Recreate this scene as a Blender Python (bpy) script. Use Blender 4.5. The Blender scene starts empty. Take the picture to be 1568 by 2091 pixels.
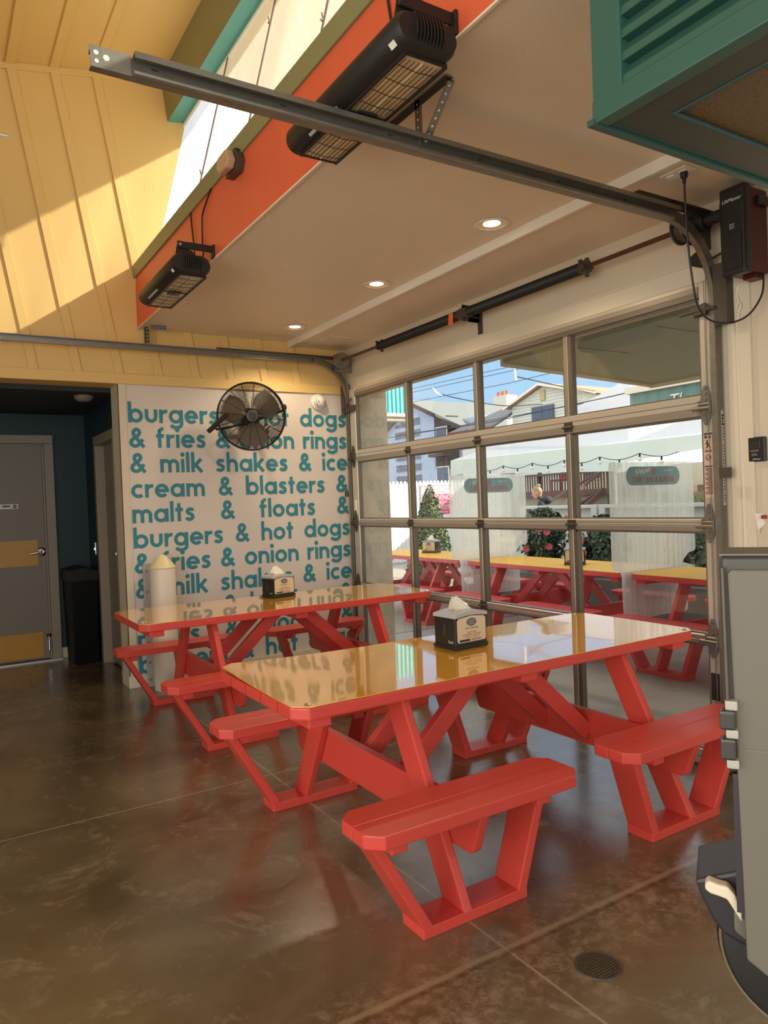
import bpy, bmesh, math, random
from mathutils import Vector, Matrix
C = bpy.context.scene.collection
sc = bpy.context.scene
rnd = random.Random(7)

# ------------------------------------------------------------------ camera
cam_d = bpy.data.cameras.new('camera')
cam = bpy.data.objects.new('camera', cam_d)
C.objects.link(cam)
yaw, pit, rol = 0.556294047, -0.0153882068, 0.0385573761
fw = Vector((math.sin(yaw) * math.cos(pit), math.cos(yaw) * math.cos(pit), math.sin(pit)))
r0 = Vector((math.cos(yaw), -math.sin(yaw), 0)); d0 = fw.cross(r0)
rt = math.cos(rol) * r0 + math.sin(rol) * d0
dn = -math.sin(rol) * r0 + math.cos(rol) * d0
cam.matrix_world = Matrix(((rt.x, -dn.x, -fw.x, 0), (rt.y, -dn.y, -fw.y, 0), (rt.z, -dn.z, -fw.z, 1.45), (0, 0, 0, 1)))
cam_d.sensor_fit = 'HORIZONTAL'; cam_d.sensor_width = 36.0
cam_d.lens = 36.0 * 1491.847 / 1568.0
cam_d.clip_start = 0.05; cam_d.clip_end = 300
sc.camera = cam

# ------------------------------------------------------------------ view, sky, sun, added fill lamps
vs = sc.view_settings
sc.display_settings.display_device = 'sRGB'
vs.view_transform = 'Standard'; vs.look = 'None'; vs.gamma = 1.0; vs.use_curve_mapping = False
vs.exposure = 0.0
SKY = 1.0
SUN = 8.5
w = bpy.data.worlds.new('sky'); sc.world = w; w.use_nodes = True
nt = w.node_tree; nt.nodes.clear()
out = nt.nodes.new('ShaderNodeOutputWorld'); bg = nt.nodes.new('ShaderNodeBackground')
tc = nt.nodes.new('ShaderNodeTexCoord'); sep = nt.nodes.new('ShaderNodeSeparateXYZ')
ramp = nt.nodes.new('ShaderNodeValToRGB')
ramp.color_ramp.elements[0].position = 0.0; ramp.color_ramp.elements[0].color = (0.60, 0.82, 1.05, 1)
ramp.color_ramp.elements[1].position = 0.55; ramp.color_ramp.elements[1].color = (0.24, 0.48, 0.92, 1)
e = ramp.color_ramp.elements.new(0.18); e.color = (0.46, 0.78, 1.12, 1)
no = nt.nodes.new('ShaderNodeTexNoise'); no.inputs['Scale'].default_value = 3.2; no.inputs['Detail'].default_value = 8
mp = nt.nodes.new('ShaderNodeMapping'); mp.inputs['Scale'].default_value = (1, 1, 3.0); mp.inputs['Location'].default_value = (0.3, 0.2, 0.1)
cr = nt.nodes.new('ShaderNodeValToRGB')
cr.color_ramp.elements[0].color = (0.6, 0.6, 0.6, 1); cr.color_ramp.elements[0].position = 0.40; cr.color_ramp.elements[1].position = 0.56
hi = nt.nodes.new('ShaderNodeMapRange'); hi.inputs['From Min'].default_value = 0.30; hi.inputs['From Max'].default_value = 0.40
mul = nt.nodes.new('ShaderNodeMath'); mul.operation = 'MULTIPLY'
mx = nt.nodes.new('ShaderNodeMix'); mx.data_type = 'RGBA'; mx.inputs[7].default_value = (1.35, 1.37, 1.42, 1)
L = nt.links.new
L(tc.outputs['Generated'], sep.inputs[0]); L(sep.outputs['Z'], ramp.inputs[0])
L(tc.outputs['Generated'], mp.inputs[0]); L(mp.outputs[0], no.inputs[0]); L(no.outputs[0], cr.inputs[0])
L(sep.outputs['Z'], hi.inputs['Value']); L(hi.outputs[0], mul.inputs[0]); L(cr.outputs[0], mul.inputs[1])
L(mul.outputs[0], mx.inputs[0]); L(ramp.outputs[0], mx.inputs[6])
# unseen sky away from the garage door, made brighter to lift ambient light
hz = nt.nodes.new('ShaderNodeMapRange'); hz.interpolation_type = 'SMOOTHSTEP'
hz.inputs['From Min'].default_value = 0.15; hz.inputs['From Max'].default_value = -0.65; hz.inputs['To Min'].default_value = 0.0; hz.inputs['To Max'].default_value = 0.85
mh = nt.nodes.new('ShaderNodeMix'); mh.data_type = 'RGBA'; mh.inputs[7].default_value = (2.0, 1.97, 1.92, 1)
L(sep.outputs['X'], hz.inputs['Value']); L(hz.outputs[0], mh.inputs[0]); L(mx.outputs[2], mh.inputs[6]); L(mh.outputs[2], bg.inputs[0])
bg.inputs[1].default_value = SKY; L(bg.outputs[0], out.inputs[0])

def light(name, kind, loc, energy, color=(1, 1, 1), direction=None, **kw):
    d = bpy.data.lights.new(name, kind); d.energy = energy; d.color = color
    for k, v in kw.items(): setattr(d, k, v)
    o = bpy.data.objects.new(name, d); C.objects.link(o); o.location = loc
    if direction is not None: o.rotation_euler = Vector(direction).to_track_quat('-Z', 'Y').to_euler()
    return o
light('sun', 'SUN', (10, -8, 12), SUN, (1.0, 0.93, 0.80), (-1, 0.8, -0.70), angle=0.012)
# area lamps added behind and left of the camera to brighten the room
light('doorway_fill', 'AREA', (-3.4, 0.2, 1.6), 120, (1.0, 0.95, 0.88), (1, 0.2, 0.0), shape='RECTANGLE', size=5.0, size_y=2.6)
light('entrance_fill', 'AREA', (-0.4, -3.2, 1.6), 60, (1.0, 0.93, 0.84), (0.35, 1, -0.12), shape='RECTANGLE', size=4.2, size_y=2.6)

# ------------------------------------------------------------------ materials
MATS = {}
def mat(name, col, rough=0.5, metal=0.0, var=0.06, scale=6.0, bump=0.0, bscale=60.0, spec=0.5, coat=0.0, emit=None, estr=0.0, stretch=None, col2=None):
    if name in MATS: return MATS[name]
    m = bpy.data.materials.new(name); m.use_nodes = True; MATS[name] = m
    t = m.node_tree; b = t.nodes['Principled BSDF']
    b.inputs['Roughness'].default_value = rough; b.inputs['Metallic'].default_value = metal
    b.inputs['Specular IOR Level'].default_value = spec; b.inputs['Coat Weight'].default_value = coat
    b.inputs['Coat Roughness'].default_value = 0.03
    co = t.nodes.new('ShaderNodeTexCoord'); mpn = t.nodes.new('ShaderNodeMapping')
    t.links.new(co.outputs['Object'], mpn.inputs[0])
    if stretch: mpn.inputs['Scale'].default_value = stretch
    n = t.nodes.new('ShaderNodeTexNoise'); n.inputs['Scale'].default_value = scale; n.inputs['Detail'].default_value = 5
    t.links.new(mpn.outputs[0], n.inputs[0])
    mixn = t.nodes.new('ShaderNodeMix'); mixn.data_type = 'RGBA'
    c2 = col2 or tuple(max(0, c * (1 - 2 * var)) for c in col)
    c1 = col if col2 else tuple(min(1, c * (1 + var)) for c in col)
    mixn.inputs[6].default_value = (*c1, 1); mixn.inputs[7].default_value = (*c2, 1)
    t.links.new(n.outputs[0], mixn.inputs[0]); t.links.new(mixn.outputs[2], b.inputs['Base Color'])
    if bump:
        n2 = t.nodes.new('ShaderNodeTexNoise'); n2.inputs['Scale'].default_value = bscale; n2.inputs['Detail'].default_value = 4
        t.links.new(mpn.outputs[0], n2.inputs[0])
        bu = t.nodes.new('ShaderNodeBump'); bu.inputs['Strength'].default_value = bump; bu.inputs['Distance'].default_value = 0.01
        t.links.new(n2.outputs[0], bu.inputs['Height']); t.links.new(bu.outputs[0], b.inputs['Normal'])
    if emit:
        b.inputs['Emission Color'].default_value = (*emit, 1); b.inputs['Emission Strength'].default_value = estr
    return m

def glass_mat(name, tint=(0.97, 0.985, 0.98), refl=1.0, rough=0.0):
    m = bpy.data.materials.new(name); m.use_nodes = True; t = m.node_tree; t.nodes.clear()
    o = t.nodes.new('ShaderNodeOutputMaterial'); mixs = t.nodes.new('ShaderNodeMixShader')
    tr = t.nodes.new('ShaderNodeBsdfTransparent'); tr.inputs[0].default_value = (*tint, 1)
    gl = t.nodes.new('ShaderNodeBsdfGlossy'); gl.inputs['Roughness'].default_value = rough
    fr = t.nodes.new('ShaderNodeFresnel')
    ge = t.nodes.new('ShaderNodeNewGeometry'); io = t.nodes.new('ShaderNodeMath'); io.operation = 'MULTIPLY_ADD'; io.inputs[1].default_value = -0.8333; io.inputs[2].default_value = 1.5
    t.links.new(ge.outputs['Backfacing'], io.inputs[0]); t.links.new(io.outputs[0], fr.inputs[0])
    ml = t.nodes.new('ShaderNodeMath'); ml.operation = 'MULTIPLY'; ml.inputs[1].default_value = refl
    t.links.new(fr.outputs[0], ml.inputs[0]); t.links.new(ml.outputs[0], mixs.inputs[0])
    t.links.new(tr.outputs[0], mixs.inputs[1]); t.links.new(gl.outputs[0], mixs.inputs[2]); t.links.new(mixs.outputs[0], o.inputs[0])
    MATS[name] = m
    return m

def sheet_mat(name, see=0.45, col=(0.85, 0.88, 0.85), ribs=0.0, axis=0, streak=0.0):
    """translucent plastic: part see-through, part milky"""
    m = bpy.data.materials.new(name); m.use_nodes = True; t = m.node_tree; t.nodes.clear()
    o = t.nodes.new('ShaderNodeOutputMaterial')
    tr = t.nodes.new('ShaderNodeBsdfTransparent'); tr.inputs[0].default_value = (0.95, 0.97, 0.96, 1)
    tl = t.nodes.new('ShaderNodeBsdfTranslucent'); tl.inputs[0].default_value = (*col, 1)
    df = t.nodes.new('ShaderNodeBsdfDiffuse'); df.inputs[0].default_value = (*col, 1)
    m1 = t.nodes.new('ShaderNodeMixShader'); m1.inputs[0].default_value = 0.45
    m2 = t.nodes.new('ShaderNodeMixShader')
    t.links.new(tl.outputs[0], m1.inputs[1]); t.links.new(df.outputs[0], m1.inputs[2])
    t.links.new(m1.outputs[0], m2.inputs[1]); t.links.new(tr.outputs[0], m2.inputs[2])
    co = t.nodes.new('ShaderNodeTexCoord')
    n = t.nodes.new('ShaderNodeTexNoise'); n.inputs['Detail'].default_value = 3
    mpn = t.nodes.new('ShaderNodeMapping')
    s = [0.4, 0.4, 0.4]; s[axis] = ribs or 4.0
    mpn.inputs['Scale'].default_value = s; n.inputs['Scale'].default_value = 1.0
    t.links.new(co.outputs['Object'], mpn.inputs[0]); t.links.new(mpn.outputs[0], n.inputs[0])
    mr = t.nodes.new('ShaderNodeMapRange')
    mr.inputs['From Min'].default_value = 0.3; mr.inputs['From Max'].default_value = 0.7
    mr.inputs['To Min'].default_value = max(0, see - streak); mr.inputs['To Max'].default_value = min(1, see + streak)
    t.links.new(n.outputs[0], mr.inputs['Value']); t.links.new(mr.outputs[0], m2.inputs[0])
    t.links.new(m2.outputs[0], o.inputs[0]); MATS[name] = m
    return m

RED = mat('red_paint', (0.64, 0.066, 0.045), 0.38, var=0.05, bump=0.12, bscale=35, stretch=(0.4, 4, 4))
RED_OUT = mat('pinkish_red_paint', (0.64, 0.075, 0.07), 0.42, var=0.06, bump=0.1)
YEL = mat('yellow_laminate', (0.90, 0.44, 0.03), 0.06, var=0.02, spec=0.5, coat=1.0)
YEL.node_tree.nodes['Principled BSDF'].inputs['Coat IOR'].default_value = 1.75
YEL_OUT = mat('yellow_outdoor_laminate', (0.88, 0.47, 0.02), 0.45, var=0.02, spec=0.25)
MURALW = mat('mural_white', (0.70, 0.63, 0.555), 0.45, var=0.01)
TEAL = mat('mural_teal', (0.035, 0.235, 0.29), 0.5, var=0.02)
CREAM = mat('cream_paint', (0.65, 0.565, 0.42), 0.55, var=0.02, bump=0.04, bscale=20)
CREAMT = mat('cream_trim', (0.70, 0.62, 0.47), 0.5, var=0.02)
YBOARD = mat('yellow_board', (0.78, 0.53, 0.195), 0.5, var=0.03, scale=1.5)
CEIL = mat('ceiling_paint', (0.80, 0.68, 0.52), 0.45, var=0.03, bump=0.12, bscale=120)
WSTRIP = mat('white_strip', (0.82, 0.76, 0.64), 0.5, var=0.01)
ORANGE = mat('orange_board', (0.72, 0.125, 0.055), 0.45, var=0.05, scale=3, stretch=(1, 6, 0.6), bump=0.05)
OLIVE = mat('olive_trim', (0.26, 0.245, 0.11), 0.5, var=0.04)
TEALB = mat('teal_beam', (0.10, 0.36, 0.33), 0.5, var=0.03)
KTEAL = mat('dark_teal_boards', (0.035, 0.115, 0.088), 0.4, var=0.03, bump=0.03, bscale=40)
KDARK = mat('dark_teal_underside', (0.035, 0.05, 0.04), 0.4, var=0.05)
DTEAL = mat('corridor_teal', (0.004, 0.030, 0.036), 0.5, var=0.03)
DOORG = mat('door_grey_paint', (0.25, 0.205, 0.15), 0.45, var=0.02)
DOORC = mat('door_frame_paint', (0.32, 0.27, 0.20), 0.45, var=0.02)
GOLDP = mat('yellow_kick_plate', (0.62, 0.30, 0.02), 0.35, var=0.06)
ALU = mat('aluminium', (0.62, 0.57, 0.49), 0.38, metal=0.55, var=0.03)
ALU_SHADE = mat('shaded_aluminium', (0.36, 0.32, 0.26), 0.4, metal=0.55, var=0.03)  # mid tone puts backlit shade into mullions and rail strips
ALUD = mat('dark_aluminium', (0.20, 0.175, 0.14), 0.4, metal=0.6, var=0.04)  # gaskets and grooves, also painted shade on mullions and top rail
STEEL = mat('galvanised_steel', (0.30, 0.28, 0.24), 0.42, metal=0.8, var=0.14, scale=25)
DSTEEL = mat('dark_steel', (0.11, 0.095, 0.075), 0.45, metal=0.6, var=0.12, scale=20)
CHROME = mat('chrome', (0.75, 0.73, 0.7), 0.15, metal=1.0, var=0.02)
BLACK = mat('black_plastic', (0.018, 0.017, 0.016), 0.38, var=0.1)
BLACKM = mat('black_metal', (0.022, 0.02, 0.018), 0.5, metal=0.3, var=0.1, bump=0.05, bscale=150)
BROWNM = mat('brown_shaft', (0.13, 0.055, 0.035), 0.4, metal=0.5, var=0.1)
MAROON = mat('maroon_metal', (0.10, 0.016, 0.013), 0.4, metal=0.3, var=0.08)
WHITEP = mat('white_plastic', (0.80, 0.77, 0.70), 0.35, var=0.02)
BOLL = mat('cream_bollard', (0.80, 0.72, 0.58), 0.4, var=0.02)
BOLLC = mat('pale_yellow_cap', (0.84, 0.74, 0.42), 0.4, var=0.02)
PAPER = mat('tissue_paper', (0.86, 0.80, 0.66), 0.8, var=0.03)
LABEL = mat('label_card', (0.68, 0.55, 0.37), 0.45, var=0.02)
INK = mat('black_ink', (0.03, 0.028, 0.03), 0.6, var=0.02)
INKR = mat('red_ink', (0.42, 0.05, 0.03), 0.6, var=0.02)
INKW = mat('white_ink', (0.8, 0.78, 0.74), 0.5, var=0.01)
BADGE = mat('grey_blue_badge', (0.12, 0.11, 0.15), 0.5, var=0.1, scale=80)
GREYL = mat('grey_lid', (0.42, 0.43, 0.43), 0.3, var=0.03)
GREYC = mat('grey_cabinet', (0.145, 0.132, 0.098), 0.45, var=0.02)
GREYR = mat('dark_grey_rim', (0.065, 0.06, 0.047), 0.45, var=0.03)
LEVER = mat('cream_lever', (0.70, 0.61, 0.45), 0.4, var=0.02)
GOLD = mat('gold_reflector', (0.90, 0.70, 0.42), 0.25, metal=0.3, var=0.15, scale=9)
WIRE = mat('dark_wire', (0.07, 0.055, 0.035), 0.35, metal=0.8, var=0.1)
GLOW = mat('lamp_glow', (1, 0.9, 0.7), 0.5, emit=(1.0, 0.80, 0.50), estr=5.0)
CANIN = mat('can_reflector', (0.80, 0.66, 0.42), 0.3, var=0.02)
FANBL = mat('tan_fan_blade', (0.25, 0.19, 0.12), 0.45, var=0.04)
TAGO = mat('orange_tag', (0.85, 0.16, 0.04), 0.6, var=0.03)
BINB = mat('black_bin', (0.003, 0.003, 0.003), 0.5, var=0.1, spec=0.15)
BINL = mat('dark_grey_lid', (0.02, 0.019, 0.015), 0.5, var=0.1, spec=0.2)
GLASS = glass_mat('door_glass', refl=1.0)
SKYL = sheet_mat('milky_glazing', see=0.70, col=(0.97, 0.96, 0.93), ribs=2.2, axis=1, streak=0.08)
AMBER = mat('amber_textured_glass', (0.16, 0.10, 0.03), 0.35, var=0.3, scale=120, bump=0.5, bscale=140)

# ------------------------------------------------------------------ mesh builder
class MB:
    def __init__(s): s.v = []; s.f = []; s.m = []
    def add(s, vs_, fs, mi=0):
        k = len(s.v); s.v += [Vector(a) for a in vs_]
        for f in fs: s.f.append([k + i for i in f]); s.m.append(mi)
        return s
    def box(s, a, b, mi=0):
        (x0, y0, z0), (x1, y1, z1) = a, b
        x0, x1 = min(x0, x1), max(x0, x1); y0, y1 = min(y0, y1), max(y0, y1); z0, z1 = min(z0, z1), max(z0, z1)
        return s.add([(x0, y0, z0), (x1, y0, z0), (x1, y1, z0), (x0, y1, z0), (x0, y0, z1), (x1, y0, z1), (x1, y1, z1), (x0, y1, z1)],
                     [(3, 2, 1, 0), (4, 5, 6, 7), (0, 1, 5, 4), (1, 2, 6, 5), (2, 3, 7, 6), (3, 0, 4, 7)], mi)
    def plank(s, p, q, wv, tv, mi=0):
        """bar from p to q; wv, tv = half-extent vectors of the section"""
        p, q, wv, tv = Vector(p), Vector(q), Vector(wv), Vector(tv)
        vs_ = [p - wv - tv, p + wv - tv, p + wv + tv, p - wv + tv, q - wv - tv, q + wv - tv, q + wv + tv, q - wv + tv]
        fl = (q - p).dot(wv.cross(tv)) > 0
        fs = [(3, 2, 1, 0), (4, 5, 6, 7), (0, 1, 5, 4), (1, 2, 6, 5), (2, 3, 7, 6), (3, 0, 4, 7)]
        if not fl: fs = [tuple(reversed(f)) for f in fs]
        return s.add(vs_, fs, mi)
    def prism(s, pts, vec, mi=0):
        """closed 3-D polygon swept along vec"""
        n = len(pts); P = [Vector(a) for a in pts]; vec = Vector(vec)
        nrm = Vector((0, 0, 0))
        for i in range(n): nrm += P[i].cross(P[(i + 1) % n])
        if nrm.dot(vec) < 0: P.reverse()
        vs_ = P + [a + vec for a in P]
        fs = [tuple(reversed(range(n))), tuple(range(n, 2 * n))] + [(i, (i + 1) % n, n + (i + 1) % n, n + i) for i in range(n)]
        return s.add(vs_, fs, mi)
    def tube(s, pts, r, n=10, mi=0, closed=False, cap=True):
        P = [Vector(a) for a in pts]; k = len(P); rr = r if isinstance(r, (list, tuple)) else [r] * k
        ref = None; vs_ = []
        for i in range(k):
            a = P[i - 1] if (i > 0 or closed) else P[0]; b = P[(i + 1) % k] if (i < k - 1 or closed) else P[-1]
            d = (b - a).normalized()
            if ref is None: ref = Vector((0, 0, 1)) if abs(d.z) < 0.9 else Vector((1, 0, 0))
            u = d.cross(ref)
            if u.length < 1e-4: u = d.cross(Vector((0, 1, 0.3)))
            u.normalize(); v2 = u.cross(d); ref = v2
            vs_ += [P[i] + rr[i] * (math.cos(2 * math.pi * j / n) * u + math.sin(2 * math.pi * j / n) * v2) for j in range(n)]
        fs = []
        for i in range(k if closed else k - 1):
            i2 = (i + 1) % k
            fs += [(i * n + j, i2 * n + j, i2 * n + (j + 1) % n, i * n + (j + 1) % n) for j in range(n)]
        if cap and not closed: fs += [tuple(range(n)), tuple(reversed(range((k - 1) * n, k * n)))]
        return s.add(vs_, fs, mi)
    def lathe(s, prof, o=(0, 0, 0), ax=(0, 0, 1), n=32, mi=0):
        """profile [(r, h)] turned about the axis"""
        o = Vector(o); ax = Vector(ax).normalized(); u = ax.orthogonal().normalized(); v2 = ax.cross(u); vs_ = []; fs = []
        for r, h in prof: vs_ += [o + ax * h + max(r, 1e-5) * (math.cos(2 * math.pi * j / n) * u + math.sin(2 * math.pi * j / n) * v2) for j in range(n)]
        for i in range(len(prof) - 1): fs += [(i * n + j, i * n + (j + 1) % n, (i + 1) * n + (j + 1) % n, (i + 1) * n + j) for j in range(n)]
        return s.add(vs_, fs, mi)
    def cyl(s, p, q, r, n=20, mi=0):
        return s.tube([p, q], r, n, mi)
    def poly(s, pts, mi=0): return s.add(pts, [tuple(range(len(pts)))], mi)
    def merge(s, o, M=None, mi=None):
        k = len(s.v); s.v += [(M @ a) if M else a.copy() for a in o.v]
        s.f += [[k + i for i in f] for f in o.f]; s.m += [m if mi is None else mi for m in o.m]
        return s
    def xform(s, M): s.v = [M @ a for a in s.v]; return s

def make(name, mb, mats, parent=None, bevel=0.0, smooth=None, origin=None, seg=2, solid=0.0):
    """link one mesh object; geometry is given in the parent's frame (or the world's)"""
    me = bpy.data.meshes.new(name)
    off = Vector(origin) if origin is not None else Vector((0, 0, 0))
    me.from_pydata([a - off for a in mb.v], [], mb.f)
    mats = mats if isinstance(mats, (list, tuple)) else [mats]
    for m in mats: me.materials.append(m)
    me.polygons.foreach_set('material_index', mb.m); me.update()
    b = bmesh.new(); b.from_mesh(me)
    bmesh.ops.recalc_face_normals(b, faces=b.faces)
    if bevel:
        es = [e for e in b.edges if len(e.link_faces) == 2 and e.calc_face_angle(0) > 0.5]
        if es: bmesh.ops.bevel(b, geom=es, offset=bevel, offset_type='OFFSET', segments=seg, profile=0.6, affect='EDGES', clamp_overlap=True)
    if smooth is not None:
        for f in b.faces: f.smooth = True
        for e in b.edges:
            if len(e.link_faces) == 2 and e.calc_face_angle(0) > smooth: e.smooth = False
    b.to_mesh(me); b.free()
    o = bpy.data.objects.new(name, me); C.objects.link(o)
    if parent is not None: o.parent = parent
    o.location = off
    return o
def tag(o, label, cat, group=None, kind=None):
    o['label'] = label; o['category'] = cat
    if group: o['group'] = group
    if kind: o['kind'] = kind
    return o
def thing(name, label, cat, loc=(0, 0, 0), rz=0.0, group=None):
    o = bpy.data.objects.new(name, None); C.objects.link(o); o.empty_display_size = 0.1
    o.location = loc; o.rotation_euler = (0, 0, rz)
    return tag(o, label, cat, group)
def W(root, mb):
    """world-frame geometry -> the root's frame"""
    M = (Matrix.Translation(root.location) @ root.rotation_euler.to_matrix().to_4x4()).inverted()
    return mb.xform(M)
def struct(name, mb, mats, parent=None, label=None, cat=None, **k):
    o = make(name, mb, mats, parent, **k)
    if parent is None: o['kind'] = 'structure'; o['label'] = label; o['category'] = cat
    return o
def dup(root, loc, rz, label, group=None):
    r = root.copy(); C.objects.link(r); r.location = loc; r.rotation_euler = (0, 0, rz); r['label'] = label
    if group: r['group'] = group
    for ch in list(root.children):
        c = ch.copy(); C.objects.link(c); c.parent = r
        for g in list(ch.children):
            d = g.copy(); C.objects.link(d); d.parent = c
    return r
def text_mb(s, size, M, align='CENTER', mi=0, shear=0.0, width=1.0):
    """flat lettering in the built-in font, placed by matrix M (x right, y up)"""
    cu = bpy.data.curves.new('t', 'FONT'); cu.body = s; cu.size = size; cu.align_x = align; cu.align_y = 'CENTER'; cu.shear = shear
    cu.resolution_u = 3
    o = bpy.data.objects.new('t', cu); C.objects.link(o)
    bpy.context.view_layer.update()
    me = bpy.data.meshes.new_from_object(o.evaluated_get(bpy.context.evaluated_depsgraph_get()))
    mb = MB().add([M @ Vector((a.co.x * width, a.co.y, 0)) for a in me.vertices], [tuple(p.vertices) for p in me.polygons], mi)
    bpy.data.objects.remove(o); bpy.data.curves.remove(cu); bpy.data.meshes.remove(me)
    return mb
def frame(o, x, y):
    """matrix with origin o, x axis and y axis"""
    x = Vector(x).normalized(); y = Vector(y).normalized(); z = x.cross(y)
    return Matrix(((x.x, y.x, z.x, o[0]), (x.y, y.y, z.y, o[1]), (x.z, y.z, z.z, o[2]), (0, 0, 0, 1)))
def arc(cx, cy, r, a0, a1, n=14, ry=None):
    ry = ry or r
    return [(cx + r * math.cos(math.radians(a0 + (a1 - a0) * i / n)), cy + ry * math.sin(math.radians(a0 + (a1 - a0) * i / n))) for i in range(n + 1)]
def stroke(pts, wd, M, mb, closed=False, mi=0):
    P = [Vector((a, b)) for a, b in pts]
    if closed and (P[0] - P[-1]).length < 1e-6: P.pop()
    k = len(P); vs_ = []
    for i in range(k):
        a = P[i - 1] if (i > 0 or closed) else None; b = P[(i + 1) % k] if (i < k - 1 or closed) else None
        d1 = (P[i] - a).normalized() if a is not None else None; d2 = (b - P[i]).normalized() if b is not None else None
        if d1 is None: d1 = d2
        if d2 is None: d2 = d1
        n1 = Vector((-d1.y, d1.x)); n2 = Vector((-d2.y, d2.x)); nn = (n1 + n2)
        nn = nn.normalized() if nn.length > 1e-3 else n1
        l = wd / 2 / max(0.4, nn.dot(n1))
        vs_ += [P[i] + nn * l, P[i] - nn * l]
    fs = [(2 * i, 2 * i + 1, 2 * ((i + 1) % k) + 1, 2 * ((i + 1) % k)) for i in range(k if closed else k - 1)]
    mb.add([M @ Vector((a.x, a.y, 0)) for a in vs_], fs, mi)

# ================================================================== THE ROOM
def floor_mat():
    m = mat('stained_concrete', (0.10, 0.063, 0.034), 0.3); t = m.node_tree; b = t.nodes['Principled BSDF']
    for l in list(b.inputs['Base Color'].links): t.links.remove(l)
    N = t.nodes.new; Lk = t.links.new
    co = N('ShaderNodeTexCoord'); sp = N('ShaderNodeSeparateXYZ'); Lk(co.outputs['Object'], sp.inputs[0])
    def noise(sc_, det, dist=0.0, rough=0.6):
        n = N('ShaderNodeTexNoise'); n.inputs['Scale'].default_value = sc_; n.inputs['Detail'].default_value = det
        n.inputs['Distortion'].default_value = dist; n.inputs['Roughness'].default_value = rough
        Lk(co.outputs['Object'], n.inputs[0]); return n.outputs[0]
    def mr(v, a, c, lo=0.0, hi_=1.0):
        n = N('ShaderNodeMapRange'); n.inputs['From Min'].default_value = a; n.inputs['From Max'].default_value = c
        n.inputs['To Min'].default_value = lo; n.inputs['To Max'].default_value = hi_; Lk(v, n.inputs['Value']); return n.outputs[0]
    def mth(op, a, c=None):
        n = N('ShaderNodeMath'); n.operation = op
        for i, q in enumerate((a, c)):
            if q is None: continue
            if isinstance(q, (int, float)): n.inputs[i].default_value = q
            else: Lk(q, n.inputs[i])
        return n.outputs[0]
    def mixc(f, a, c):
        n = N('ShaderNodeMix'); n.data_type = 'RGBA'; Lk(f, n.inputs[0])
        for i, q in ((6, a), (7, c)):
            if isinstance(q, tuple): n.inputs[i].default_value = (*q, 1)
            else: Lk(q, n.inputs[i])
        return n.outputs[2]
    big = noise(1.1, 6, 0.6); med = noise(4.5, 10, 1.2, 0.7); fine = noise(22, 8, 0.4, 0.75)
    c = mixc(mr(big, 0.38, 0.64), (0.096, 0.066, 0.030), (0.182, 0.134, 0.070))
    c = mixc(mr(noise(1.9, 5, 1.5), 0.56, 0.7, 0, 0.55), c, (0.135, 0.068, 0.030))
    c = mixc(mth('MULTIPLY', mr(med, 0.52, 0.72), mr(fine, 0.42, 0.62)), c, (0.33, 0.26, 0.18))
    # saw-cut joints and the old slab edge with its worn, pale margins
    def line(axis, pos, half, wob=0.0):
        v = mth('SUBTRACT', sp.outputs[axis], pos)
        if wob: v = mth('ADD', v, mth('MULTIPLY', mth('SUBTRACT', noise(9, 6), 0.5), wob))
        return mr(mth('ABSOLUTE', v), half * 0.55, half, 1.0, 0.0)
    worn = mth('MULTIPLY', line('Y', 1.72, 0.22, 0.35), mr(fine, 0.45, 0.60))
    c = mixc(mth('MULTIPLY', worn, 0.55), c, (0.34, 0.26, 0.16))
    j = mth('MAXIMUM', line('X', 1.51, 0.006), line('Y', 3.675, 0.006))
    c = mixc(mth('MULTIPLY', j, 0.8), c, (0.36, 0.28, 0.17))
    c = mixc(mth('MULTIPLY', line('Y', 1.77, 0.010, 0.02), 0.40), c, (0.035, 0.022, 0.012))
    c = mixc(mth('MULTIPLY', line('Y', 1.795, 0.014, 0.02), 0.75), c, (0.33, 0.25, 0.15))
    c = mixc(line('Y', 6.26, 0.006, 0.01), c, (0.03, 0.02, 0.012))
    Lk(c, b.inputs['Base Color'])
    Lk(mr(med, 0.3, 0.75, 0.16, 0.36), b.inputs['Roughness'])
    b.inputs['Specular IOR Level'].default_value = 0.9; b.inputs['Coat Weight'].default_value = 0.45; b.inputs['Coat Roughness'].default_value = 0.2
    bu = N('ShaderNodeBump'); bu.inputs['Strength'].default_value = 0.10; bu.inputs['Distance'].default_value = 0.01
    Lk(med, bu.inputs['Height']); Lk(bu.outputs[0], b.inputs['Normal'])
    return m
FLOORM = floor_mat()
struct('floor', MB().box((-6, -6, -0.15), (3.62, 8.3, 0)), FLOORM, label='glossy brown stained concrete floor with saw-cut joints', cat='floor')

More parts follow.
